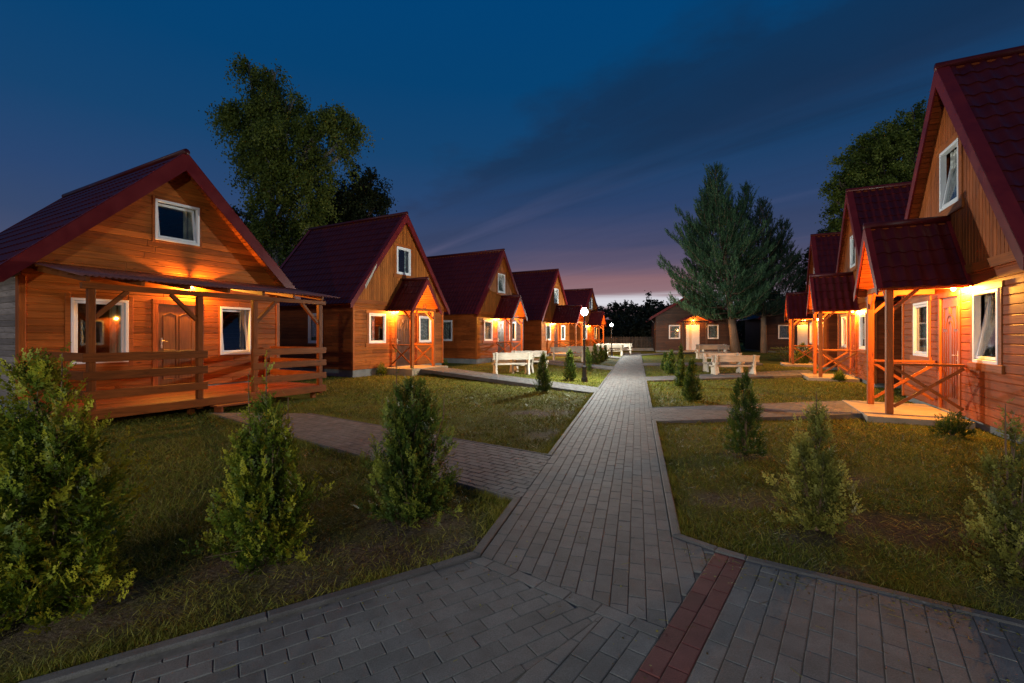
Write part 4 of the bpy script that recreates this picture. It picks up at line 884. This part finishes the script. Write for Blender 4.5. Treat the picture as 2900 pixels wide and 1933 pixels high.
# ------------------------------------------------------------------ trees
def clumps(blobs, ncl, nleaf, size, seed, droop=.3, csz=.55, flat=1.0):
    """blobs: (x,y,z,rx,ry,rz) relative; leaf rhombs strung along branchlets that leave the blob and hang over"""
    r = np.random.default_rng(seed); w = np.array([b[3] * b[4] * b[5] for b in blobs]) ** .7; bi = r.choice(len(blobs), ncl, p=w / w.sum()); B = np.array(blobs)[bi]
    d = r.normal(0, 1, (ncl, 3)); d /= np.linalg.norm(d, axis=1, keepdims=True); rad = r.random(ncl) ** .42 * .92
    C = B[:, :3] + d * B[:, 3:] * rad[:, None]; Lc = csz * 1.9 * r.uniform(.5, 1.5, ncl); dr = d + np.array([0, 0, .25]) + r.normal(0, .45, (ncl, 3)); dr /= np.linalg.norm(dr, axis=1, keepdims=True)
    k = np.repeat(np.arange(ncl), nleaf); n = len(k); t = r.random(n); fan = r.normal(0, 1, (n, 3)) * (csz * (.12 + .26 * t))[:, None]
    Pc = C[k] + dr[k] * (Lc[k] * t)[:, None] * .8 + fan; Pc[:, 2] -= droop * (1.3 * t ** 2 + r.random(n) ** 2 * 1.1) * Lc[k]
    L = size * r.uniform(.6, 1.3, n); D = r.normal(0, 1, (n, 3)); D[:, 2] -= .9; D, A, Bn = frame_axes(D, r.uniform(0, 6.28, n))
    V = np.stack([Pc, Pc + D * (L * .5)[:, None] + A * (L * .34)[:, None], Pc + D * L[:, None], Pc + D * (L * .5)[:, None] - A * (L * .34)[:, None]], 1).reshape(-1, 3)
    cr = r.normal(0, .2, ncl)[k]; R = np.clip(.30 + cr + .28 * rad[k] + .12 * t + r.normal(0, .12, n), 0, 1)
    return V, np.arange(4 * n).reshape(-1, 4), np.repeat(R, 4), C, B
def leafy_tree(label, base, blobs, ncl, nleaf, size, mat, bark, trunk_r, seed, droop=.3, csz=.55, limbs=14, group=None, name='birch', cat='tree'):
    o = thing(name, label, cat, (base[0], base[1], 0), 0, group)
    bl = [(x - base[0], y - base[1], z, a, b, c) for x, y, z, a, b, c in blobs]
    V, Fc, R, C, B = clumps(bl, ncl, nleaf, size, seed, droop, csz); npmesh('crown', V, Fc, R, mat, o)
    t = MB(); top = max(bl, key=lambda b: b[2]); zt = top[2]
    spine = [(0, 0, -.2), (top[0] * .05, top[1] * .05, zt * .2), (top[0] * .3, top[1] * .3, zt * .5), (top[0] * .75, top[1] * .75, zt * .8), (top[0], top[1], zt)]
    t.tube(spine, [trunk_r * 1.25, trunk_r, trunk_r * .7, trunk_r * .35, .03], 10, .5)
    r = np.random.default_rng(seed + 1)
    for b in bl:
        z0 = max(1.5, b[2] - b[5] * .6 - 1.5) * .75; f = min(1, z0 / zt); s = (top[0] * f * .7, top[1] * f * .7, z0)
        t.tube([s, ((s[0] + b[0]) / 2, (s[1] + b[1]) / 2, (z0 + b[2]) / 2 + .3), (b[0], b[1], b[2] + b[5] * .3)], [trunk_r * .4, trunk_r * .22, .03], 6, .5)
        for i in range(limbs // 3):
            d = r.normal(0, 1, 3); d /= np.linalg.norm(d); e = (b[0] + d[0] * b[3] * .85, b[1] + d[1] * b[4] * .85, b[2] + abs(d[2]) * b[5] * .7)
            t.tube([((s[0] + b[0]) / 2, (s[1] + b[1]) / 2, (z0 + b[2]) / 2 + .3), (b[0] + d[0] * b[3] * .3, b[1] + d[1] * b[4] * .3, b[2]), e], [trunk_r * .15, .05, .015], 5, .5)
    t.build('trunk', bark, o, smooth=True); return o
def IB(u, v, Y, ru, rv, dy=0, depth=.8):
    if Y == 30: u += 14; ru *= .84; rv *= .86
    if Y == 34: ru *= 1.12; rv *= 1.1      # ellipsoid blob seen at (u,v) with pixel radii
    x, y, z = P(u, v, Y); k = Y / FOC; return (x, y + dy, z, ru * k, max(ru, rv) * k * depth, rv * k)
Yb = 30
birch_blobs = [IB(690, 190, Yb, 28, 32), IB(728, 235, Yb, 50, 40), IB(760, 210, Yb, 28, 30), IB(745, 300, Yb, 75, 45), IB(655, 322, Yb, 45, 22), IB(700, 350, Yb, 85, 60, -.5), IB(810, 290, Yb, 50, 40), IB(935, 330, Yb, 55, 42), IB(890, 370, Yb, 75, 50), IB(985, 375, Yb, 28, 45), IB(800, 400, Yb, 90, 60, -1),
               IB(710, 440, Yb, 50, 42), IB(690, 465, Yb, 30, 35), IB(860, 445, Yb, 70, 40), IB(960, 430, Yb, 28, 30), IB(780, 490, Yb, 65, 50, -1), IB(870, 500, Yb, 75, 40), IB(770, 560, Yb, 60, 55, -1), IB(850, 570, Yb, 60, 55), IB(760, 640, Yb, 65, 45), IB(740, 690, Yb, 45, 40), IB(840, 650, Yb, 50, 50), IB(800, 720, Yb, 60, 40)]
leafy_tree('tall green birch rising between the veranda cabin and cabin number 10', P(800, 950, Yb)[:2], birch_blobs, 900, 74, .16, M['birch'], M['birchbark'], .3, 3, .55, .55, group='tall leafy trees behind the cabins')
Yd = 34
dark_blobs = [IB(1035, 515, Yd, 45, 35), IB(1010, 570, Yd, 75, 45), IB(1065, 575, Yd, 28, 32), IB(960, 620, Yd, 80, 55), IB(1040, 610, Yd, 45, 30), IB(930, 560, Yd, 45, 45), IB(900, 680, Yd, 70, 60), IB(860, 740, Yd, 60, 60), IB(700, 615, Yd, 30, 20), IB(730, 660, Yd, 45, 35), IB(960, 680, Yd, 60, 40)]
leafy_tree('blackish leafy tree beside the birch behind cabin number 10', P(940, 950, Yd)[:2], dark_blobs, 620, 75, .19, M['darktree'], M['bark'], .3, 4, .35, .55, group='tall leafy trees behind the cabins', name='leafy_tree')
Yr = 36
r_blobs = [IB(2590, 320, Yr, 32, 30), IB(2600, 380, Yr, 55, 45), IB(2540, 370, Yr, 45, 30), IB(2500, 400, Yr, 60, 40), IB(2460, 420, Yr, 45, 45), IB(2480, 470, Yr, 75, 50), IB(2570, 450, Yr, 70, 50), IB(2410, 470, Yr, 45, 38), IB(2430, 520, Yr, 60, 42), IB(2380, 525, Yr, 38, 30), IB(2390, 580, Yr, 35, 45), IB(2500, 550, Yr, 80, 50), IB(2400, 630, Yr, 40, 35), IB(2470, 620, Yr, 60, 45), IB(2590, 540, Yr, 60, 60)]
leafy_tree('rounded green tree rising behind the roofs of the right row', P(2530, 950, Yr)[:2], r_blobs, 800, 75, .18, M['birch'], M['bark'], .32, 6, .35, .5, group='tall leafy trees behind the cabins', name='leafy_tree')
Yq = 44
q_blobs = [IB(2360, 660, Yq, 40, 22), IB(2330, 690, Yq, 40, 30), IB(2290, 740, Yq, 40, 50), IB(2270, 800, Yq, 45, 55), IB(2320, 780, Yq, 45, 60), IB(2300, 860, Yq, 60, 45)]
leafy_tree('low dark tree between the slimmer pine and the right row of roofs', P(2310, 950, Yq)[:2], q_blobs, 200, 50, .22, M['darktree'], M['bark'], .22, 7, .3, .5, group='tall leafy trees behind the cabins', name='leafy_tree')

def pine(label, base, top, prof, mat, seed, zlow, trunk_r, shoots=1.0, name='pine', spread=None, lean=(0, 0), group='pines on the lawn', nl=20, leaders=(), asym=0.0):
    """prof: list of (z, radius)"""
    r = np.random.default_rng(seed); o = thing(name, label, 'pine', (base[0], base[1], 0), 0, group); zt = top[2]; pz = np.array([p[0] for p in prof]); pr = np.array([p[1] for p in prof])
    ax = lambda z: np.array([(top[0] - base[0]) * min(1, (z / zt)) ** .9, (top[1] - base[1]) * (z / zt), z])
    tm = MB(); zs = np.linspace(-.2, zt, 9); tm.tube([tuple(ax(max(z, 0)) + np.array([0, 0, min(z, 0)])) for z in zs], [trunk_r * (1.2 if z < .3 else 1) * max(.06, 1 - .92 * max(z, 0) / zt) for z in zs], 10, .5)
    SP, SD, SL, SR = [], [], [], []
    def whorls(axf, z0, z1, radf, tr, step):
        z = z0
        while z < z1 - .25:
            rad = radf(z); nb = max(4, int(4 + rad * 1.35)); a0 = r.uniform(0, 6.28)
            for b in range(nb):
                a = a0 + 6.283 * b / nb + r.normal(0, .3); rag = 1 + .15 * math.sin(a * 3 + z * .9 + seed) + .12 * math.sin(a * 2 - z * 1.7 + seed * 2)
                Lb = rad * r.uniform(.55, 1.12) * rag * (1 - asym * math.cos(a)); f = (z - z0 * .5) / (z1 - z0 * .5); rise = (.05 + .75 * f) * Lb + .25; p0 = axf(z)
                q = lambda t: p0 + np.array([math.cos(a) * Lb * t, math.sin(a) * Lb * t, rise * t ** 1.7 - .16 * Lb * t * (1 - t) * 2])
                tm.tube([tuple(q(t)) for t in (0, .35, .7, 1)], [tr * .22 * (1 - .7 * f) + .012, .03, .018, .007], 5, .5)
                ns = max(4, int(Lb / .10 * shoots)); bt = np.clip(r.normal(.36, .13), .1, .7)
                for i in range(ns):
                    t = .3 + .72 * (i + r.random()) / ns; p = q(min(t, 1)); tan = np.array([math.cos(a), math.sin(a), .5]); w = (1.05 - t) * .42 * Lb + .14
                    SP.append(p + np.array([-math.sin(a), math.cos(a), 0]) * r.normal(0, .42) * w + np.array([0, 0, r.uniform(-.1, .14)]))
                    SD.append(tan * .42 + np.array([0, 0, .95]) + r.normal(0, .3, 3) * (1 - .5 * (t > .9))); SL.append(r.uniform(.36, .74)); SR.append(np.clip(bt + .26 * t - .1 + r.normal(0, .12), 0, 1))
            z += r.uniform(step * .75, step * 1.2)
        for i in range(9): SP.append(axf(z1 - .8 * i / 9)); SD.append(np.array([r.normal(0, .2), r.normal(0, .2), 1])); SL.append(.55); SR.append(.45)
    whorls(ax, zlow, zt, lambda z: np.interp(z, pz, pr), trunk_r, .52)
    for (dx, dy, z0, z1, rm) in leaders:
        p0 = ax(z0); s0 = np.array([p0[0], p0[1], z0]); axl = lambda z: s0 + np.array([dx, dy, 0]) * min(1, ((z - z0) / (z1 - z0)) * 1.6) ** .6 + np.array([0, 0, z - z0])
        tm.tube([tuple(axl(z)) for z in np.linspace(z0, z1, 5)], [.09, .07, .05, .03, .01], 6, .5)
        whorls(axl, z0 + (z1 - z0) * .35, z1, lambda z: rm * (1 - (z - z0) / (z1 - z0)) ** .7 + .12, .1, .48)
    for i in range(10): SP.append(ax(zt - .9 * i / 10)); SD.append(np.array([r.normal(0, .25), r.normal(0, .25), 1])); SL.append(.55); SR.append(.5)
    SP, SD, SL, SR = map(np.array, (SP, SD, SL, SR)); k = np.repeat(np.arange(len(SP)), nl); n = len(k); t = rng.random(n); D, A, B = frame_axes(SD, rng.uniform(0, 6.28, len(SP))); th = rng.uniform(0, 6.283, n)
    side = A[k] * np.cos(th)[:, None] + B[k] * np.sin(th)[:, None]; p0 = SP[k] + D[k] * (SL[k] * t)[:, None]; nd = D[k] * .8 + side * (.75 - .35 * t)[:, None]; nd /= np.linalg.norm(nd, axis=1, keepdims=True)
    ln = .20 * rng.uniform(.7, 1.2, n); wv = np.cross(nd, side + rng.normal(0, .3, (n, 3))); wv /= np.linalg.norm(wv, axis=1, keepdims=True); wv *= .02
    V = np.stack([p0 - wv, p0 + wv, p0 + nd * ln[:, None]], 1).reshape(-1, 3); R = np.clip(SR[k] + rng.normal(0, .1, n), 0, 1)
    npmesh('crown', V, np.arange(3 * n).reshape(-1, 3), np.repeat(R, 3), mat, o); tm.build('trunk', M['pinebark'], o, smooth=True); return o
bx, by = G(2085, 999.5); tp = P(2026, 478, by)
pine('big blue-green pine with a leaning trunk behind the white benches', (bx, by), (tp[0], tp[1], tp[2]), [(2.4, 2.6), (4, 4.6), (6.2, 4.7), (8.5, 3.6), (11.2, 2.3), (13.2, 1.4), (15, .8), (16.3, .25)], M['pine'], 9, 3.1, .36, 1.7, asym=.24, leaders=((-2.0, -.6, 8.6, 13.7, 1.2), (1.9, -.4, 9.5, 14.6, 1.0), (-.9, .4, 11, 15.1, .9), (-3.4, 0, 6.5, 11.2, 1.4), (-.2, -1.4, 8.5, 12.6, 1.1)))
bx2, by2 = G(2157, 998.5); tp2 = P(2160, 575, by2)
pine('slimmer dark pine with a straight trunk beside the big pine', (bx2 + .2, by2), (tp2[0], tp2[1], tp2[2]), [(3, 2.2), (5, 3.0), (8, 2.4), (10, 1.6), (12, .9), (13.4, .2)], M['pinedark'], 10, 3.4, .27, 1.4, leaders=((1.7, 0, 7, 11.6, 1.2), (-1.2, 0, 8.5, 12.0, 1.0), (2.3, .2, 5.5, 9.6, 1.2)))

# trees beyond the fence
def far_tree(seed, conifer):
    r = np.random.default_rng(seed)
    if conifer: bl = [(0, 0, 2 + 1.25 * i, 2.4 * (1 - i / 8.5), 2.4 * (1 - i / 8.5), 1.0) for i in range(8)]
    else: bl = [(r.normal(0, 1.5), r.normal(0, 1.5), r.uniform(3, 8), r.uniform(1.2, 2.2), r.uniform(1.2, 2), r.uniform(1, 1.9)) for i in range(11)] + [(0, 0, 2.0, 3, 2.5, 2)]
    V, Fc, R, C, B = clumps(bl, 120, 36, .42, seed, .25, .7); return V, Fc, R
ft = []
for j, cf in enumerate((False, False, True)):
    o = thing('far_tree', '', 'tree', (0, 0, 0), 0, 'dark trees beyond the fence'); V, Fc, R = far_tree(60 + j, cf); npmesh('crown', V, Fc, R, M['far'], o); t = MB(); t.tube([(0, 0, -.2), (0, 0, 3), (.1, 0, 7.5)], [.25, .18, .05], 7); t.build('trunk', M['bark'], o); ft.append(o)
FT = [(1690, 60, 5.2, 0, 'dark leafy tree whose top shows just right of the last cabin roof'), (1745, 62, 6.2, 1, 'wispy dark tree above the farther street lamp'), (1775, 64, 6.6, 1, 'loose topped dark tree over the middle of the picket fence'), (1796, 60, 5.8, 0, 'dark tree filling the gap left of the pointed one beyond the fence'), (1843, 61, 7.9, 2, 'pointed dark conifer standing highest beyond the fence'), (1818, 66, 6.2, 0, 'bushy dark tree touching the left flank of the pointed conifer'),
      (1880, 60, 6.0, 0, 'dark leafy tree over the eave of the cabin at the path end'), (1908, 66, 6.4, 1, 'dark tree behind the left edge of the big pine'), (1720, 58, 4.6, 0, 'low dark tree behind the farther street lamp'), (1862, 58, 5.6, 1, 'dark tree between the pointed conifer and the brown cabin'), (2130, 62, 7.5, 0, 'dark tree in the gap between the two brown cabins'), (2190, 64, 9, 1, 'dark tree behind the slimmer pine trunk')]
used = set()
for i, (u, Y, h, k, lb) in enumerate(FT):
    x = (u - 1450) / FOC * Y; s = h / (9.6 if k < 2 else 11.2); wsc = max(.8, s)
    if k not in used: used.add(k); o = ft[k]; o.location = (x, Y, 0); o.rotation_euler = (0, 0, i); o.scale = (wsc, wsc, s); o['label'] = lb
    else: copy_thing(ft[k], lb, (x, Y, 0), i * 1.3, (wsc, wsc, s))
# far wood closing the horizon on the left and right: one mass
bl = [(x, 95 + 8 * math.sin(x), 2.0 + 1.0 * math.sin(x * .7) + .5 * math.sin(x * 2.1), 4, 4, 3.0) for x in np.arange(-120, 150, 4.0)]
V, Fc, R, C, B = clumps(bl, 2600, 20, .9, 77, .3, 1.0); npmesh('woods', V, Fc, R, M['far'], kind='stuff')

# ------------------------------------------------------------------ furniture
def bench_proto(label):
    o = thing('bench', label, 'bench', group='pale carved wooden benches'); L = .86
    s = MB(); s.box(-L - .12, L + .12, .04, .42, .405, .475); s.build('seat', M['pale'], o, bev=.01)
    b = MB(); T = Matrix.Translation((0, .46, .62)) @ Matrix.Rotation(math.radians(-9), 4, 'X'); b.T = T
    n = 9; pts = [(-L - .22, 0)] + [(-L - .22 + .035 * math.sin(math.pi * i / n), .29 * i / n) for i in range(1, n)] + [(-L - .22, .29), (L + .22, .29)] + [(L + .22 - .035 * math.sin(math.pi * i / n), .29 * (1 - i / n)) for i in range(1, n)] + [(L + .22, 0)]
    b.prism(pts, lambda a, c, h: (a, h, c), -.032, .032); b.build('backrest', M['pale'], o, bev=.006)
    prof = [(.02, 0), (.15, 0), (.19, .05), (.25, .075), (.31, .05), (.35, 0), (.54, 0), (.51, .16), (.47, .30), (.48, .45), (.53, .65), (.57, .90), (.49, .93), (.38, .90), (.30, .78), (.25, .62), (.22, .48), (.04, .47), (.01, .42), (.06, .30), (.08, .18), (.05, .08)]
    for sx in (-1, 1):
        e = MB(); e.prism(prof, lambda a, c, h: (h, a, c), sx * L - .05, sx * L + .05); e.build('side_panel', M['palez'], o, bev=.006)
    return o
def table_proto(label):
    o = thing('picnic_table', label, 'table', group='pale carved wooden tables'); t = MB()
    for i in range(3): t.box(-.85, .85, -.36 + .245 * i, -.36 + .245 * i + .235, .70, .75)
    t.build('tabletop', M['pale'], o, bev=.008)
    prof = [(-.24, 0), (-.1, 0), (-.06, .05), (0, .07), (.06, .05), (.1, 0), (.24, 0), (.2, .14), (.13, .3), (.14, .42), (.24, .58), (.31, .70), (-.31, .70), (-.24, .58), (-.14, .42), (-.13, .3), (-.2, .14)]
    for sx in (-1, 1):
        e = MB(); e.prism(prof, lambda a, c, h: (h, a, c), sx * .55 - .05, sx * .55 + .05); e.build('side_panel', M['palez'], o, bev=.006)
    s = MB(); s.box(-.51, .51, -.03, .03, .3, .38); s.build('stretcher', M['pale'], o, bev=.005)
    return o
bp = bench_proto('pale bench with its back to the viewer behind the leftmost small thuja'); tp_ = table_proto('pale picnic table between the two benches before the black arch door')
def at(o, x, y, rz, sc=1.0): o.location = (x, y, 0); o.rotation_euler = (0, 0, rz); o.scale = sc if hasattr(sc, '__len__') else (sc,) * 3
# bench faces local -y (open side) with its back at +y: back to the viewer means rotated by half a turn
def bench_set(x, y, rz, gap, shift, l1, l2, l3, first=False, sc=1.0, flip=False):
    c, s = math.cos(rz), math.sin(rz)
    if first: at(bp, x, y, rz + math.pi, sc); at(tp_, x + shift[0], y + shift[1], rz, sc)
    else: copy_thing(bp, l1, (x, y, 0), rz + math.pi, sc); copy_thing(tp_, l3, (x + shift[0], y + shift[1], 0), rz, sc)
    copy_thing(bp, l2, (x + 2 * shift[0], y + 2 * shift[1], 0), rz, sc)
bench_set(-.10, 18.45, math.radians(17), 0, (.50, .62), '', 'pale bench facing the viewer before the black arch door, beyond its picnic table', '', True, (.78, .98, .97))
bench_set(3.35, 27.2, math.radians(-8), 0, (.55, .7), 'pale bench with its back turned, just left of the nearer street lamp post', 'pale bench half hidden behind the nearer street lamp post', 'pale picnic table partly hidden behind the nearer street lamp post', sc=.97)
bench_set(7.55, 35.3, math.radians(-6), 0, (.55, .65), 'bright pale bench beside the farther street lamp', 'pale bench farthest back, close to the picket fence', 'pale picnic table with flowers near the picket fence')
bench_set(8.6, 17.95, math.radians(1), 0, (.26, .74), 'largest pale bench, its back to the viewer, beside the right-hand side path', 'pale bench just behind the largest one, facing the viewer', 'pale picnic table hidden between the two biggest benches', sc=.87)
bench_set(13.3, 30.6, math.radians(-4), 0, (.45, .7), 'grey-white bench in front of the far white door', 'grey-white bench by the leaning pine trunk, facing the viewer', 'grey-white picnic table beside the leaning pine trunk', sc=1.02)

def lamp_proto(label):
    o = thing('street_lamp', label, 'street lamp', group='low street lamps along the path'); b = MB()
    b.lathe([(.105, -.02), (.105, .12), (.085, .16), (.075, .42), (.09, .45), (.09, .50), (.05, .56), (.038, .7), (.036, 1.35), (.05, 1.38), (.05, 1.42), (.034, 1.45), (.03, 2.16), (.055, 2.18), (.06, 2.22), (.05, 2.24)], 14, r=.5); b.build('pole', M['iron'], o, smooth=False)
    g = MB(); r = .125; g.lathe([(.03, -r)] + [(r * math.sin(a), -r * math.cos(a)) for a in np.linspace(.35, math.pi - .15, 9)], 16, (0, 0, 2.35), .5); go = g.build('globe', M['white_lamp'], o, smooth=True); bulb(go, (0, 0, 2.35), 1650, (.97, 1, .92), .09)
    k = MB(); k.lathe([(.06, 2.465), (.075, 2.475), (.03, 2.505), (.006, 2.53)], 12, r=.5); k.build('cap', M['iron'], o); return o
lp = lamp_proto('nearer lit black street lamp with a blazing white globe'); x, y = G(1655, 1080); lp.location = (x, y, 0)
x, y = G(1732, 1008.5); copy_thing(lp, 'farther lit black street lamp beyond the thuja cones', (x, y, 0))
copy_thing(lp, 'lit black street lamp of the same row standing on the near lawn behind the viewer', (-4.0, -5.0, 0))

def fence():
    o = thing('picket_fence', 'dark narrow picket fence closing the far end of the lawn', 'fence', (8.0, 47, 0)); k = MB(); x = 0.0; i = 0
    while x < 8.6:
        h = 1.45 + .03 * math.sin(i * 2.3); k.prism([(x, .3), (x + .065, .3), (x + .065, h - .05), (x + .0325, h), (x, h - .05)], lambda a, b, hh: (a, hh, b), -.01, .012); x += .105; i += 1
    k.build('pickets', M['picket'], o); r = MB(); r.box(0, 8.6, .014, .05, .5, .58); r.box(0, 8.6, .014, .05, 1.1, 1.18); r.build('rail', M['picket'], o)
    b = MB(); b.box(-.1, 8.7, -.1, .12, -.1, .28, .5); b.build('base_wall', M['concrete'], o)
fence()
def far_house():
    o = thing('far_house', 'faint bluish house among the dark trees beyond the fence', 'house', (18.5, 72, 0), math.radians(-10)); w = MB(); w.box(-4, 4, 0, 7, 0, 2.6, .5); w.build('wall', M['concrete'], o)
    gable_roof(o, -.3, 7.3, 4.2, 4.5, 2.5, .2, M['roofgrey'], M['roofgrey'])
    for x in (-2.4, 1.6): window(o, Matrix.Translation((0, -.06, 0)), x, x + 1, 1.0, 2.1, False, 'full', wide=False, casing=.05, cas_mat='dark')
far_house()

# ------------------------------------------------------------------ sky, sun, camera
def world():
    w = bpy.data.worlds.new('World'); SC.world = w; w.use_nodes = True; nt = w.node_tree; bg = nt.nodes['Background']
    tc = N(nt, 'ShaderNodeTexCoord'); nrm = N(nt, 'ShaderNodeVectorMath', operation='NORMALIZE'); nt.links.new(tc.outputs['Generated'], nrm.inputs[0])
    sp = N(nt, 'ShaderNodeSeparateXYZ'); nt.links.new(nrm.outputs[0], sp.inputs[0]); z = sp.outputs['Z']
    base = ramp(nt, [(0, lin(84, 80, 100)), (.06, lin(94, 88, 108)), (.13, lin(74, 80, 108)), (.19, lin(55, 73, 108)), (.26, lin(42, 70, 112)), (.36, lin(22, 68, 112)), (.48, lin(6, 66, 114)), (.62, lin(0, 66, 118)), (1, lin(2, 46, 88))], z)
    glow = ramp(nt, [(0, lin(120, 92, 104)), (.055, lin(128, 104, 112)), (.064, lin(190, 176, 182)), (.071, lin(222, 222, 230)), (.080, lin(212, 208, 216)), (.088, lin(150, 118, 124)), (.118, lin(146, 108, 114)), (.15, lin(106, 92, 114)), (.19, lin(78, 80, 112)), (.27, lin(44, 69, 111)), (.36, lin(22, 68, 112)), (.48, lin(6, 66, 114)), (.62, lin(0, 66, 118)), (1, lin(2, 46, 88))], z)
    # warp the height a little so that the sunset bands undulate
    hd = N(nt, 'ShaderNodeVectorMath', operation='MULTIPLY'); hd.inputs[1].default_value = (1, 1, 0); nt.links.new(nrm.outputs[0], hd.inputs[0]); hn = N(nt, 'ShaderNodeVectorMath', operation='NORMALIZE'); nt.links.new(hd.outputs[0], hn.inputs[0])
    mpb = N(nt, 'ShaderNodeMapping'); mpb.inputs['Scale'].default_value = (2.0, 2.0, 60); nt.links.new(nrm.outputs[0], mpb.inputs[0])
    nb = N(nt, 'ShaderNodeTexNoise', i_Scale=1.0, i_Detail=4, i_Roughness=.55); nt.links.new(mpb.outputs[0], nb.inputs['Vector'])
    zw = math_(nt, 'ADD', z, math_(nt, 'MULTIPLY', math_(nt, 'SUBTRACT', nb.outputs['Fac'], .5), .034)); nt.links.new(zw, glow.inputs[0])
    dt = N(nt, 'ShaderNodeVectorMath', operation='DOT_PRODUCT'); dt.inputs[1].default_value = (.22, .975, 0); nt.links.new(hn.outputs[0], dt.inputs[0])
    az = ramp(nt, [(.86, (0, 0, 0)), (.955, (.4, .4, .4)), (.99, (1, 1, 1))], dt.outputs['Value'])
    c = mixc(nt, 'MIX', az.outputs[0], base.outputs[0], glow.outputs[0])
    # streaky clouds projected on a flat layer, drawn out along the wind
    zz = math_(nt, 'MAXIMUM', math_(nt, 'ADD', z, .06), .03); dv = N(nt, 'ShaderNodeVectorMath', operation='DIVIDE'); cz = N(nt, 'ShaderNodeCombineXYZ'); [nt.links.new(zz, cz.inputs[i]) for i in range(3)]
    nt.links.new(nrm.outputs[0], dv.inputs[0]); nt.links.new(cz.outputs[0], dv.inputs[1])
    rot = N(nt, 'ShaderNodeMapping'); rot.inputs['Rotation'].default_value = (0, 0, math.radians(50)); nt.links.new(dv.outputs[0], rot.inputs[0])
    st = N(nt, 'ShaderNodeMapping'); st.inputs['Scale'].default_value = (.16, 1.0, 0); st.inputs['Location'].default_value = (2.3, .35, 0); nt.links.new(rot.outputs[0], st.inputs[0])
    n1 = N(nt, 'ShaderNodeTexNoise', i_Scale=1.25, i_Detail=8, i_Roughness=.6, i_Distortion=.5); nt.links.new(st.outputs[0], n1.inputs['Vector'])
    cm = ramp(nt, [(.36, (.42, .42, .42)), (.58, (1, 1, 1))], n1.outputs['Fac']); cm.color_ramp.interpolation = 'EASE'
    hi = ramp(nt, [(.06, (0, 0, 0)), (.2, (.55, .55, .55)), (.42, (.9, .9, .9)), (.8, (.8, .8, .8))], z)
    ed = N(nt, 'ShaderNodeVectorMath', operation='DOT_PRODUCT'); ed.inputs[1].default_value = (.788, .616, 0); nt.links.new(dv.outputs[0], ed.inputs[0])
    n3 = N(nt, 'ShaderNodeTexNoise', i_Scale=2.6, i_Detail=5, i_Roughness=.55); nt.links.new(dv.outputs[0], n3.inputs['Vector'])
    ev = math_(nt, 'ADD', ed.outputs['Value'], math_(nt, 'MULTIPLY', math_(nt, 'SUBTRACT', n3.outputs['Fac'], .5), .9))
    leftc = ramp(nt, [(.38, (.04, .04, .04)), (.46, (.85, .85, .85)), (.60, (1, 1, 1)), (.95, (.75, .75, .75))], math_(nt, 'MULTIPLY', ev, .33))
    cf = math_(nt, 'MULTIPLY', math_(nt, 'MULTIPLY', cm.outputs[0], hi.outputs[0]), leftc.outputs[0])
    cc = ramp(nt, [(.05, lin(96, 84, 104)), (.2, lin(52, 62, 92)), (.34, lin(28, 48, 78)), (.5, lin(18, 46, 78)), (1, lin(12, 46, 80))], z)
    c = mixc(nt, 'MIX', cf, c, cc.outputs[0])
    st2 = N(nt, 'ShaderNodeMapping'); st2.inputs['Scale'].default_value = (.22, 2.2, 0); st2.inputs['Location'].default_value = (5.1, 1.2, 0); nt.links.new(rot.outputs[0], st2.inputs[0])
    n2 = N(nt, 'ShaderNodeTexNoise', i_Scale=1.0, i_Detail=5, i_Roughness=.5); nt.links.new(st2.outputs[0], n2.inputs['Vector'])
    c2 = ramp(nt, [(.54, (0, 0, 0)), (.74, (.5, .5, .5))], n2.outputs['Fac']); lo = ramp(nt, [(.05, (0, 0, 0)), (.12, (1, 1, 1)), (.24, (.75, .75, .75)), (.34, (.2, .2, .2)), (.6, (.05, .05, .05))], z)
    pc = ramp(nt, [(.1, lin(150, 122, 136)), (.22, lin(92, 98, 136)), (.5, lin(50, 78, 120))], z)
    c = mixc(nt, 'MIX', math_(nt, 'MULTIPLY', math_(nt, 'MULTIPLY', c2.outputs[0], lo.outputs[0]), leftc.outputs[0]), c, pc.outputs[0])
    dn = ramp(nt, [(.485, (.10, .10, .10)), (.5, (1, 1, 1))], math_(nt, 'ADD', math_(nt, 'MULTIPLY', z, .5), .5))
    nt.links.new(mixc(nt, 'MULTIPLY', 1.0, c, dn.outputs[0]), bg.inputs['Color']); bg.inputs['Strength'].default_value = 1.0
world()
sd = Vector((-.42, -.80, .46)).normalized()
sun = bpy.data.lights.new('sun', 'SUN'); sun.energy = .42; sun.angle = math.radians(24); sun.color = (1.0, .98, .95)
so = bpy.data.objects.new('sun', sun); COL.objects.link(so); so.rotation_euler = (-sd).to_track_quat('-Z', 'Y').to_euler(); so.location = (-10, -20, 12)
cam = bpy.data.cameras.new('camera'); cam.lens = 16.0; cam.sensor_width = 36.0; cam.sensor_fit = 'HORIZONTAL'; cam.clip_end = 2000; cam.clip_start = .05; cam.shift_y = (HOR - 966.5) / 2900.0
co = bpy.data.objects.new('camera', cam); COL.objects.link(co); co.location = (0, 0, CH); co.rotation_euler = (math.radians(90), 0, 0); SC.camera = co
SC.view_settings.view_transform = 'Standard'; SC.view_settings.look = 'None'; SC.view_settings.exposure = 0; SC.view_settings.gamma = 1
SC.render.engine = 'CYCLES'; SC.cycles.use_denoising = True; SC.cycles.use_adaptive_sampling = False; SC.cycles.denoising_prefilter = 'ACCURATE'; SC.cycles.max_bounces = 6; SC.cycles.transparent_max_bounces = 12; SC.cycles.sample_clamp_indirect = 6; SC.cycles.use_light_tree = True
